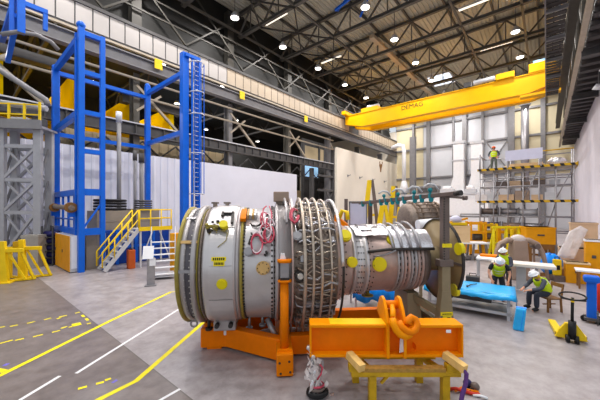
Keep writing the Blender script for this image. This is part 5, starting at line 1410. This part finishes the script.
MB().bar((run + .1, 0, .3), (run + .75, 0, zp - .1), .05).bar((run + 1.7, 0, .3), (run + 1.1, 0, zp - .1), .05).build('brace', 'lgrey', stt)
q = gnd(131, 268.5); od = thing('rust_orange_drum', 'rust orange square canister under the stair head', 'canister', q, HA)
MB().box(-.17, .17, -.17, .17, 0, 1.0).build('body', 'rust', od, .04); MB().cyl((0, 0, 1.0), (0, 0, 1.06), .08, 12).build('cap', 'black', od)
# mobile steps
q = gnd(163, 279.5); ms = thing('mobile_steps', 'white mobile step ladder below the platform railing', 'steps', q, R(24))
for k in range(6):
    MB().box(-.5, .5, .0 + .2 * k, .22 + .2 * k, .2 + .27 * k, .235 + .27 * k).build('tread', 'white', ms)
for x in (-.52, .52):
    MB().bar((x, .0, .12), (x, 1.15, 1.65), .05, .1).build('side_rail', 'lgrey', ms); MB().bar((x, 1.15, .1), (x, 1.15, 1.65), .045).build('back_leg', 'lgrey', ms)
    MB().tube([(x, .55, .95), (x, .6, 1.6), (x, 1.15, 2.3)], .02, 8).build('handrail', 'lgrey', ms)
for x in (-.52, .52):
    for y in (0, 1.15): MB().cyl((x - .03, y, .07), (x + .03, y, .07), .07, 12).bar((x, y, .07), (x, y, .16), .04).build('caster', 'darksteel', ms)
MB().box(-.46, .46, -.02, 1.17, .1, .14).build('base_frame', 'lgrey', ms)
# info pedestal
q = gnd(151, 285.5); ip = thing('info_pedestal', 'grey information pedestal with a white sheet on its sloping top', 'pedestal', q, R(20))
MB().box(-.15, .15, -.05, .05, .03, 1.15).build('column', 'steel', ip, .01); MB().box(-.22, .22, -.18, .18, 0, .04).build('base', 'steel', ip)
MB().hexa([(-.3, -.12, 1.12), (.1, -.12, 1.12), (.1, -.09, 1.12), (-.3, -.09, 1.12)], [(-.3, .1, 1.62), (.1, .1, 1.62), (.1, .13, 1.62), (-.3, .13, 1.62)]).build('sheet', 'paper', ip, label='white paper sheet')
MB().box(-.05, .18, -.075, -.055, .82, 1.12).build('leaflet', 'paper', ip, label='white leaflet')
# orange locker next to engine rim
q = gnd(178.5, 272.3); ol = thing('yellow_locker', 'narrow orange yellow locker just behind the engine intake', 'locker', q, HA)
MB().box(-.3, .3, -.12, .3, .05, 1.95).build('body', 'crateorange', ol, .02); MB().box(-.31, .31, -.13, .31, 0, .05).build('plinth', 'darksteel', ol); MB().box(-.02, .0, -.14, -.12, .1, 1.9).build('door_seam', 'trestle', ol)

# ================================================================== FLOOR MARKINGS
K = [100]
def line(pts, w_, m, lab):
    mb = MB(); pts = [Vector(p) for p in pts]
    L_, R_ = [], []
    for i, p in enumerate(pts):
        a = pts[max(0, i - 1)]; b = pts[min(len(pts) - 1, i + 1)]; d = (b - a); d.z = 0; d.normalize(); n = Vector((-d.y, d.x, 0)) * w_ / 2
        L_.append(p + n); R_.append(p - n)
    vs = [Vector((v.x, v.y, z)) for z in (-.005, .003) for v in L_ + R_]; n = len(pts); fs = []
    for i in range(n - 1): fs.append((2 * n + i, 2 * n + i + 1, 3 * n + i + 1, 3 * n + i))
    mb.add(vs, fs); o = struct(f'trim_{K[0]}', mb, m, False, lab); K[0] += 1
line([gnd(-25, 387), gnd(0, 375.5), gnd(110, 321), gnd(171, 292), gnd(196, 290.5)], .11, 'floor_yellow', 'long yellow floor line')
line([gnd(60, 425), gnd(98, 400), gnd(136, 381), gnd(213, 314)], .11, 'floor_yellow', 'yellow floor line with a bend')
line([gnd(213, 314), gnd(262, 280)], .11, 'floor_yellow', 'yellow floor line behind the engine')
line([gnd(0, 415), gnd(21, 399.5), gnd(60, 376)], .07, 'floor_white', 'white floor line'); line([gnd(76, 373.5), gnd(180, 308.5), gnd(215, 287)], .07, 'floor_white', 'white floor line'); line([gnd(150, 406), gnd(180, 389)], .06, 'floor_white', 'white floor line')
for i, (x0, y0, x1, y1) in enumerate(((0, 327.5, 5, 326.5), (10, 326.5, 18, 325), (27, 323.5, 35, 321.5), (44, 320, 51, 318), (57, 319, 61, 317.5), (59, 317, 67, 315.5), (75, 313.3, 80, 312), (0, 343.5, 13, 340), (15, 340.5, 24, 338.5), (33, 337, 43, 334.5), (52, 332.5, 60, 330.5), (61, 328.5, 67, 326.5), (69, 327.5, 73, 326), (82, 315, 84, 317), (86, 318.5, 88, 320.5), (87, 324, 91, 323), (78, 389, 87, 386.5), (96, 384, 104, 382), (105, 380.5, 111, 378.5))):
    line([gnd(x0, y0), gnd(x1, y1)], .07, 'floor_yellow', 'yellow floor dash')
line([gnd(72, 325.5), gnd(81, 323.5)], .24, 'floor_yellow', 'yellow floor mark')
line([gnd(112, 383), gnd(117, 380)], .06, 'floor_blue', 'violet floor mark'); line([gnd(4, 366), gnd(8, 363.5)], .08, 'floor_blue', 'violet floor mark')
line([gnd(-3, 372), gnd(4, 369)], .25, 'floor_yellow', 'yellow floor mark')
# ================================================================== BEHIND THE ENGINE
p = at(358, 240, 12.2)
sc_ = thing('grey_screen_board', 'tall lilac grey framed board standing behind the engine core', 'board', (p.x, p.y, 0), R(-10))
MB().box(-.34, .34, -.03, .03, 1.4, 3.42).build('panel', 'screen', sc_); MB().box(-.38, -.32, -.05, .05, 0, 3.46).box(.32, .38, -.05, .05, 0, 3.46).box(-.38, .38, -.05, .05, 3.4, 3.48).box(-.38, .38, -.05, .05, 2.2, 2.27).build('frame', 'midsteel', sc_)
MB().box(-.4, .4, -.3, .3, 0, .06).build('foot', 'midsteel', sc_)
# yellow A frames
for i, (px, ptop, d, w_) in enumerate(((370, 180, 18, .75), (394, 186, 19, .6), (383, 205, 17, .7), (401, 207, 17.5, .6))):
    q = at(px, ptop, d); zt = q.z; h_ = w_
    af = thing('yellow_a_frame', f'yellow steel A-frame standing behind the rigging bar, {("tallest", "second tallest", "third tallest", "shortest")[i]} of four', 'frame', (q.x, q.y, 0), R(-12), 'yellow A-frames')
    MB().prism([(-h_, 0, 0), (-h_ + .32, 0, 0), (.12, 0, zt), (-.16, 0, zt)], (0, .18, 0)).build('leg', 'yellow', af, .01)
    MB().prism([(h_ + .1, 0, 0), (h_ - .18, 0, 0), (.05, 0, zt), (.22, 0, zt)], (0, .5, 0)).build('leg', 'yellow' if i > 1 else 'rodgrey', af, .01)
    for z in (.25, .55): MB().box(-h_ * (1 - z), h_ * (1 - z), .02, .12, zt * z, zt * z + .14).build('cross_bar', 'yellow', af)
# second engine module, dark, behind the core
p = at(421, 215, 11.3)
em = thing('engine_module', 'brownish grey bare engine module standing behind the silver core', 'engine module', (p.x, p.y, 0), R(10))
MB().lathe([(-.74, .01), (-.74, .5), (-.65, .66), (-.2, .66), (-.15, .7), (.1, .7), (.15, .64), (.6, .62), (.72, .5), (.72, .01)], 40, (0, 0, 2.7)).build('drum', 'casedark', em)
for a in (-.5, -.3, .0, .3, .5): MB().lathe([(a - .02, .6), (a - .02, .71), (a + .02, .71), (a + .02, .6)], 40, (0, 0, 2.75)).build('ring', 'pipebrown', em)
for k in range(10):
    ph = R(-60 + 14 * k); MB().tube([(-.6 + .05 * (k % 3), -.7 * math.cos(ph), 2.75 + .7 * math.sin(ph)), (0, -.74 * math.cos(ph), 2.75 + .74 * math.sin(ph)), (.55, -.66 * math.cos(ph + .1), 2.75 + .66 * math.sin(ph + .1))], .02, 6).build('pipe', 'pipebrown', em)
MB().box(-.7, .7, -.4, .4, 1.0, 1.2).build('cradle', 'rodgrey', em)
for x in (-.6, .6):
    for y in (-.35, .35): MB().bar((x, y, 0), (x * .8, y * .8, 2.3), .1).build('leg', 'rodgrey', em)
p = at(414, 224, 9.9); MB().sphere((-.38, -.72, 2.55), .11, 12).build('protective_cap', 'hivis', em, label='added yellow green ball'); MB().sphere((-.55, -.7, 2.68), .1, 10).build('protective_cap', 'paper', em, label='added white ball')  # added balls stand in for a yellow-green and a white spot
# white wrapped bundle at the exhaust end
p = at(433, 226, 9.0); wb = thing('wrapped_duct', 'white and tan wrapped duct lying behind the khaki column', 'duct', (p.x, p.y, 0), R(8))
MB().cyl((-.5, 0, 2.68), (.35, 0, 2.74), .16, 16).build('duct', 'paper', wb); MB().cyl((-.45, -.1, 2.42), (.3, -.1, 2.48), .1, 14).build('pipe', 'wood', wb)
for x in (-.4, .25): MB().bar((x, 0, 0), (x, 0, 2.55), .07).build('leg', 'khaki', wb)
# orange and yellow jack at the engine waist
p = at(342, 226, 11.2); oj = thing('orange_hoist_jack', 'orange hoist block with yellow handle above the engine waist', 'hoist', (p.x, p.y, 0), R(-20))
MB().bar((0, 0, 0), (0, 0, 2.3), .12).build('mast', 'darksteel', oj); MB().prism([(-.32, -.1, 2.35), (.12, -.1, 2.15), (.26, -.1, 2.4), (.2, -.1, 2.6), (-.26, -.1, 2.95)], (0, .25, 0)).build('block', 'orange', oj, .02)
MB().tube([(-.1, -.05, 2.8), (.02, -.05, 3.1), (.2, -.05, 3.05), (.24, -.05, 2.75)], .08, 10).build('handle', 'yellow', oj); MB().box(-.3, .3, -.3, .3, 0, .06).build('foot', 'darksteel', oj); MB().box(-.2, -.1, -.14, -.1, 2.45, 2.6).build('bolt_plate', 'red', oj)
p = at(346, 212, 13); gp = solo('grey_post', MB().box(-.07, .07, -.07, .07, 0, 3.6).box(-.15, .15, -.15, .15, 0, .05), 'rodgrey', 'thin dark post beside the lilac grey board', 'post', None, (p.x, p.y, 0))
# blue covered table below the core
q = at(374, 290, 9.6)
t_ = thing('covered_table', 'low table under a strong blue plastic cover beneath the engine core', 'table', (q.x, q.y, 0), R(3))
MB().box(-.75, .75, -.35, .45, .62, .68).build('table_top', 'midsteel', t_)
for x in (-.68, .68):
    for y in (-.3, .38): MB().box(x - .03, x + .03, y - .03, y + .03, 0, .62).build('leg', 'lgrey', t_)
mb = MB(); vs = []; n = 22
for i in range(n + 1):
    x = -.8 + 1.6 * i / n; hem = .28 + .06 * math.sin(i * .9) - (.1 if i > 12 else 0) + .1 * (abs(x) > .7)
    vs += [(x, .5, .69), (x, -.38, .7), (x + .02 * math.sin(i * 2), -.42 + .03 * math.sin(i * 1.7), hem)]
mb.add(vs, [(3 * i + k, 3 * i + k + 1, 3 * i + 4 + k, 3 * i + 3 + k) for i in range(n) for k in (0, 1)], True)
o = solo('blue_plastic_cover', mb, 'tarpdark', 'strong blue plastic cover hanging over the low table beneath the core', 'cover', None, (q.x, q.y, 0), R(3)); sm = o.modifiers.new('thick', 'SOLIDIFY'); sm.thickness = .006

# ================================================================== SCAFFOLD
S0, tL, tR2 = 25.0, 3.75, -1.3
sf = thing('scaffold', 'tall steel scaffold with two striped deck edges against the pale wall', 'scaffold', H(S0, 0, 0), HA)
ts = [tL - (tL - tR2) * k / 6 for k in range(7)]
ZD = (3.65, 5.95)
for x in (0, 2.0):
    for k, t in enumerate(ts):
        MB().cyl((x, t, 0), (x, t, 6.0 if k not in (2, 4, 6) else 6.0 + (1.2 if x else .9)), .042, 8).build('standard', 'steel', sf)
for z in (1.6, 2.6, 4.7, 5.3, 6.95):
    MB().cyl((0, tR2, z), (0, tL if z < 6.5 else tL - 1.8, z), .04, 8).build('ledger', 'steel' if z < 6 else 'trestle', sf); MB().cyl((2, tR2, z), (2, tL, z), .04, 8).build('ledger', 'steel', sf)
for k, t in enumerate(ts):
    MB().cyl((0, t, 3.5), (2, t, 3.5), .04, 8).build('transom', 'steel', sf); MB().cyl((0, t, 5.8), (2, t, 5.8), .04, 8).build('transom', 'steel', sf)
for k in range(6):
    if k % 2 == 0: MB().cyl((2, ts[k], .2), (2, ts[k + 1], 3.5), .035, 6).build('diagonal', 'steel', sf)
    else: MB().cyl((0, ts[k], 3.8), (0, ts[k + 1], 5.8), .035, 6).build('diagonal', 'steel', sf)
for z in ZD:
    MB().box(-.1, 2.1, tR2 - .15, tL + .1, z - .06, z).build('deck', 'tan', sf)
    tb_ = MB().box(-.14, -.1, tR2 - .2, tL + .15, z - .08, z + .08).build('toe_board', 'trestle', sf)
    st_ = MB(); t = tR2 - .1
    while t < tL: st_.prism([(-.145, t, z - .08), (-.145, t + .2, z - .08), (-.145, t + .28, z + .08), (-.145, t + .08, z + .08)], (.004, 0, 0)); t += .5
    st_.build('stripe', 'black', tb_)
MB().box(-.14, 2.1, tR2 - .2, tR2 - .15, ZD[1] - .1, ZD[1] + .14).build('toe_board', 'trestle', sf)
MB().cyl((0, tL, 6.0), (0, tL, 7.1), .05, 8).build('standard', 'steel', sf); MB().cyl((0, tL, 7.0), (2, tL, 7.0), .04, 8).build('ledger', 'steel', sf)
# things on the scaffold
pnl = thing('grey_notice_panel', 'plain grey panel fixed upright at the top of the scaffold', 'panel', H(S0 - .2, 1.15, ZD[1] + .0), HA)
MB().box(-.02, .02, -.95, 1.05, .5, 1.2).build('panel', 'screen', pnl); MB().box(0, .05, -.9, -.84, .0, 1.2).box(0, .05, .9, .96, 0, 1.2).build('post', 'steel', pnl)
solo('timber_pile_sheet', MB().box(0, 1.2, -.1, 2.1, 0, .2).box(.1, 1.1, 0, 1.8, .2, .32), 'cardlight', 'pale timber sheets lying on the top scaffold deck', 'timber', None, H(S0 + .3, .2, ZD[1] + .02), HA, .01)
solo('foil_bundle', MB().sphere((0, 0, .3), .32, 14, (1, 1.6, .9)), 'foil', 'silvery wrapped bundle at the end of the top scaffold deck', 'bundle', None, H(S0 + .6, -.5, ZD[1]), HA)
for i, t in enumerate((2.5, 1.7, .4)):
    solo('parts_crate', MB().box(0, .6, -.32, .32, 0, .38).box(-.02, 0, -.3, .3, .1, .14), ('rodgrey', 'cardboard', 'rodgrey')[i], f'low crate under the top scaffold deck, {ORD[i]} from the worker', 'crate', 'crates on the scaffold', H(S0 + .4, t, 4.72), HA, .01)
lv = thing('scaffold_shelf', 'long pale shelf board between the scaffold decks', 'shelf', H(S0, 0, 4.66), HA); MB().box(.2, 1.6, tR2, tL, 0, .05).build('board', 'lgrey', lv); MB().box(.18, .2, tR2, tL, -.03, .07).build('edge', 'midsteel', lv)
for i, (t, w_, h_, m_) in enumerate(((3.7, .4, .55, 'wrap'), (3.0, .35, .7, 'lgrey'), (2.2, .45, .5, 'cardboard'), (1.3, .4, .75, 'taupe'), (.5, .3, .45, 'cardboard'), (-.3, .4, .6, 'lgrey'))):
    solo('stored_box', MB().box(0, .7, -w_, w_, 0, h_).box(-.015, 0, -w_ * .8, w_ * .8, h_ * .4, h_ * .5), m_, f'stored box on the lower scaffold deck, {ORD[i]} from the khaki column side', 'box', 'boxes on the lower deck', H(S0 + .3, t, ZD[0] + .004), HA, .03)
for i, (t, w_, h_, m_) in enumerate(((3.3, .3, .45, 'wrap'), (2.6, .3, .3, 'lgrey'), (1.9, .25, .4, 'paper'), (1.2, .3, .35, 'taupe'), (.4, .3, .5, 'cardlight'), (-.4, .3, .4, 'lgrey'))):
    solo('rear_box', MB().box(1.0, 1.5, -w_, w_, 0, h_).box(.985, 1.0, -w_ * .8, w_ * .8, h_ * .4, h_ * .55), m_, f'small box on the pale shelf between the scaffold decks, {ORD[i]} from the flue side', 'box', 'boxes on the middle shelf', H(S0, t, 4.71), HA, .02)
for i, (t, w_, h_, m_) in enumerate(((3.3, .35, .5, 'lgrey'), (2.4, .4, .6, 'cardlight'), (1.6, .3, .5, 'crateorange'), (.7, .4, .4, 'paper'), (-.2, .35, .7, 'ply'))):
    c_ = thing('floor_crate', f'crate on the floor inside the scaffold, {ORD[i]} from the cream box side', 'crate', H(S0 + .4, t, 0), HA, 'crates on the scaffold floor')
    MB().box(0, .8, -w_, w_, .12, .12 + h_).build('body', m_, c_, .02); MB().box(0, .8, -w_, w_, 0, .12).build('skid', 'brownwood', c_)
for i, (t, z, m_) in enumerate(((3.2, 2.7, 'rodgrey'), (2.0, 2.7, 'steel'), (1.0, 2.65, 'lgrey'), (3.1, 1.7, 'navy'), (1.9, 1.7, 'taupe'), (.7, 1.7, 'steel'))):
    c_ = thing('stored_part', f'{("brown grey", "steel", "pale", "navy", "taupe", "grey")[i]} machine part stored low inside the scaffold', 'machine part', H(S0 + .5, t, z), HA, None)
    MB().cyl((0, -.5, .25), (0, .5, .25), .22, 16).build('drum', m_, c_); MB().box(-.3, .3, -.55, .55, 0, .06).build('pallet', 'midsteel', c_); MB().cyl((0, -.55, .25), (0, -.5, .25), .3, 16).cyl((0, .5, .25), (0, .55, .25), .3, 16).build('flange', 'midsteel', c_)
for z, m_ in ((1.64, 'lgrey'), (2.62, 'midsteel')):
    lv = thing('scaffold_shelf', 'shelf board low inside the scaffold, ' + ('the lower one' if z < 2 else 'the upper one'), 'shelf', H(S0, 0, z), HA); MB().box(.1, 1.6, tR2 + 1, tL, 0, .04).build('board', m_, lv)
# worker on top
p = H(S0 + .5, 2.95, ZD[1])
stand = dict(pelvis=(0, 0, .95), spine=(.01, 0, 1.14), chest=(.02, 0, 1.36), neck=(.03, 0, 1.5), head=(.06, 0, 1.6), top=(.07, 0, 1.7), face=(.95, 0, -.2),
             sh=((.0, .2, 1.41), (0, -.2, 1.41)), el=((-.03, .33, 1.15), (-.02, -.33, 1.15)), wr=((.12, .26, .98), (.12, -.26, .98)),
             hip=((0, .1, .92), (0, -.1, .92)), kn=((.02, .13, .5), (.02, -.13, .5)), an=((-.03, .15, .09), (-.03, -.15, .09)), toe=((.14, .18, .05), (.14, -.18, .05)))
human('person', 'worker in orange hard hat and vest standing on the scaffold top', p, R(-130), stand, ('jacket', 'trousergrey'), 'helmetorange')

# ================================================================== CLUTTER in front of the scaffold
def crate(nm, px, py, d, w_, h_, dep, m, lab, cat, rz=-12, z0=None, grp=None, lid=None):
    q = at(px, py, d); z = q.z if z0 is None else z0
    o = thing(nm, lab, cat, (q.x, q.y, z), R(rz), grp)
    MB().box(-w_ / 2, w_ / 2, 0, dep, 0, h_).build('body', m, o, .015)
    MB().box(-w_ / 2 - .02, w_ / 2 + .02, -.02, dep + .02, h_ - .08, h_).build('lid', lid or m, o)
    MB().box(-w_ * .12, w_ * .12, -.03, 0, h_ * .5, h_ * .58).build('handle', 'darksteel' if m in ('crateorange',) else m, o)
    return o
tbk = at(468, 244, 18)
bt = thing('white_table', 'long white table carrying the cream box behind the brown disc', 'table', (tbk.x, tbk.y, 0), R(-8))
MB().box(-1.2, 1.2, -.1, .9, 1.0, 1.08).build('table_top', 'white', bt)
for x in (-.2, .35, 1.0):
    for y in (0, .8): MB().bar((x, y, 1.0), (x + (.12 if x > .5 else -.1), y, 0), .1).build('leg', 'midsteel', bt)
MB().box(-1.0, 1.0, .1, .7, .08, .2).build('lower_beam', 'midsteel', bt)
crate('cream_box', 459, 243, 18.1, 1.3, 1.02, .8, 'cardlight', 'cream box on the white table below the yellow machine', 'box', -8, 1.08)
yo = thing('yellow_machine', 'yellow and lilac machine resting on the cream box', 'machine', at(457, 226, 18.4) * 1, R(-8)); yo.location.z = 2.1
MB().box(-.6, .6, 0, .5, 0, .18).build('base', 'yellow', yo, .02); MB().sphere((0, .2, .38), .3, 14, (1.2, .8, .8)).build('dome', 'screen', yo); MB().bar((-.7, .2, .1), (.7, .2, .45), .12).build('arm', 'crateorange', yo)
# orange yellow racks
for i, (px, d, w_) in enumerate(((478, 19.4, .9), (490, 19.9, .8), (507, 19.6, .9), (519, 18.6, .8))):
    q = at(px, 240, d); r_ = thing('engine_dolly', f'orange yellow engine dolly in front of the scaffold, {ORD[i]} from the cream box', 'dolly', (q.x, q.y, 0), R(-10), 'engine dollies')
    for x in (-w_ / 2, w_ / 2):
        for y in (0, .7): MB().box(x - .07, x + .07, y - .07, y + .07, .1, 2.3 - .15 * i).build('post', ('crateorange', 'yellow')[i % 2], r_)
    for z in (.2, .9, 1.5, 2.1 - .15 * i): MB().box(-w_ / 2, w_ / 2, -.06, .06, z, z + .16).box(-w_ / 2, w_ / 2, .64, .76, z, z + .16).build('beam', ('crateorange', 'trestle')[i % 2], r_)
    MB().cyl((-w_ * .3, .3, 1.3), (w_ * .3, .3, 1.3), .3, 16).build('rotor', ('darksteel', 'rodgrey', 'lgrey', 'brownwood')[i], r_)
    for x in (-w_ / 2, w_ / 2): MB().cyl((x - .05, .0, .1), (x + .05, .0, .1), .1, 12).cyl((x - .05, .7, .1), (x + .05, .7, .1), .1, 12).build('wheel', 'black', r_)
# lemon yellow sawhorses
q = at(506, 236, 17.4); yh = thing('lemon_sawhorse', 'bright lemon yellow trestle with splayed legs behind the taupe fixture', 'trestle', (q.x, q.y, 0), R(-10))
MB().box(-.75, .75, -.06, .06, 2.0, 2.12).build('top_bar', 'capyellow', yh)
for x in (-.65, 0, .65): MB().bar((x, 0, 2.0), (x * 1.3, -.35, 0), .09).bar((x, 0, 2.0), (x * 1.3, .35, 0), .09).build('leg', 'capyellow', yh)
MB().box(-.72, .72, -.2, -.16, 1.1, 1.18).build('brace', 'capyellow', yh)
# orange crate on pallets
q = at(541, 245, 16)
pw_ = thing('brown_pallet_stack', 'dark brown timber support under the big orange crate', 'pallet', (q.x, q.y, 0), R(-22))
MB().box(-.6, .6, 0, 1.2, .95, 1.22).build('deck', 'brownwood', pw_)
for x in (-.5, .5):
    for y in (.1, 1.1): MB().box(x - .1, x + .1, y - .1, y + .1, 0, .95).build('leg', 'brownwood', pw_)
crate('orange_crate', 541, 243, 16, 1.3, .93, 1.2, 'crateorange', 'big orange wooden crate with dark handle raised on brown timbers', 'crate', -22, 1.22)
q = at(551, 258, 13.4); bb = thing('blue_bag', 'crumpled blue plastic bag behind the pedestal table end', 'bag', (q.x, q.y, 0), R(10))
mb = MB().sphere((0, 0, .62), .42, 16, (1, .8, 1.2)); mb.v = [v + Vector((rnd.uniform(-.06, .06), rnd.uniform(-.06, .06), rnd.uniform(-.06, .06))) for v in mb.v]; mb.build('bag', 'tarpdark', bb); MB().box(-.3, .3, -.25, .25, 0, .22).build('base_box', 'brownwood', bb)
q = at(557, 262, 12.9); yl = thing('yellow_canister', 'small yellow canister with a dark handle beside the blue bag', 'canister', (q.x, q.y, 0), R(-15))
MB().box(-.14, .14, -.1, .1, .25, .95).build('body', 'yellow', yl, .04); MB().box(-.2, .2, -.2, .2, 0, .25).build('stand', 'rodgrey', yl); MB().tube([(-.08, 0, .95), (-.08, 0, 1.05), (.08, 0, 1.05), (.08, 0, .95)], .02, 6).build('handle', 'black', yl); MB().box(-.06, .06, -.11, -.1, .5, .7).build('mark', 'black', yl)
# boxes by the pale wall
crate('brown_carton', 573, 265, 13.8, .95, 1.0, .9, 'cardboard', 'brown cardboard carton under the plastic film by the pale wall', 'carton', -38, .3)
q = gnd(573, 280); solo('carton_pallet', MB().box(-.6, .9, -.1, 1.3, .08, .28).box(-.6, .9, -.1, 0, 0, .08).box(-.6, .9, 1.2, 1.3, 0, .08), 'brownwood', 'timber pallet below the brown carton by the pale wall', 'pallet', None, at(573, 265, 13.7).xy.to_3d(), R(-38))
crate('brown_carton', 584, 247, 14.0, .95, 1.2, .6, 'cardboard', 'upper cardboard carton wrapped behind cloudy plastic film', 'carton', -38, 1.3)
q = at(577, 250, 13.5); wf = thing('plastic_film', 'cloudy plastic film hanging over the stacked cartons by the wall', 'film', (q.x, q.y, 0), R(-38))
mb = MB(); vs = []; n, m_ = 10, 8
for i in range(n + 1):
    for k in range(m_ + 1): vs.append((-.55 + .62 * i / n - .2 * (1 - k / m_) + .28 * k / m_, -.1 + rnd.uniform(-.05, .03) - .25 * (1 - k / m_), .9 + 1.5 * k / m_ * (1 - .3 * abs(i / n - .6))))
mb.add(vs, [(i * (m_ + 1) + k, (i + 1) * (m_ + 1) + k, (i + 1) * (m_ + 1) + k + 1, i * (m_ + 1) + k + 1) for i in range(n) for k in range(m_)], True)
o = mb.build('sheet', 'wrap', wf); o.modifiers.new('t', 'SOLIDIFY').thickness = .01
crate('orange_locker', 594, 268, 12.4, .52, 1.55, .5, 'crateorange', 'upright orange yellow locker at the wall edge of the carton stack', 'locker', -38, 0.3, None, 'white')
crate('yellow_box', 578, 280, 12.4, .75, .9, .4, 'crateorange', 'orange yellow box with a pale lid below the cartons', 'box', -30, 0, None, 'cardlight')
q = at(592, 271, 11.6); wt_ = thing('side_table', 'pale topped side table near the blue wheeled post', 'table', (q.x + .15, q.y, 0), R(-38))
MB().box(-.6, .9, -.35, .35, .68, .74).build('table_top', 'white', wt_)
for x in (-.5, .8):
    for y in (-.3, .3): MB().box(x - .03, x + .03, y - .03, y + .03, 0, .68).build('leg', 'brownwood', wt_)
# small stuff near the bench
q = at(478, 281, 9.9); bx_ = thing('black_tool_box', 'small black tool box standing beyond the blue bench', 'tool box', (q.x, q.y + .3, 0), R(-35)); MB().box(-.2, .2, -.15, .15, .5, .85).build('box', 'darksteel', bx_, .02); MB().box(-.22, .22, -.17, .17, 0, .5).build('stand', 'lgrey', bx_); MB().tube([(-.1, 0, .85), (-.1, 0, .93), (.1, 0, .93), (.1, 0, .85)], .015, 6).build('handle', 'black', bx_)

# ================================================================== LIGHT, CAMERA
wd = bpy.data.worlds.new('hall_light'); scn.world = wd; wd.use_nodes = True
bg = wd.node_tree.nodes['Background']; bg.inputs[0].default_value = (.86, .93, 1.0, 1); bg.inputs[1].default_value = WORLD
cam = bpy.data.cameras.new('camera'); co = bpy.data.objects.new('camera', cam); COL.objects.link(co)
co.location = (0, 0, EYE); co.rotation_euler = (R(90), 0, 0)
cam.sensor_fit = 'HORIZONTAL'; cam.sensor_width = 36; cam.lens = 36 * F / 600; cam.shift_y = 8 / 600; cam.clip_end = 300; cam.clip_start = .05
scn.camera = co
scn.view_settings.view_transform = 'Standard'; scn.view_settings.look = 'None'; scn.view_settings.gamma = 1; scn.view_settings.use_curve_mapping = False
scn.view_settings.exposure = EXPO
scn.cycles.use_denoising = True
scn.cycles.max_bounces = 6; scn.cycles.diffuse_bounces = 4; scn.cycles.glossy_bounces = 3
scn.cycles.sample_clamp_indirect = 6
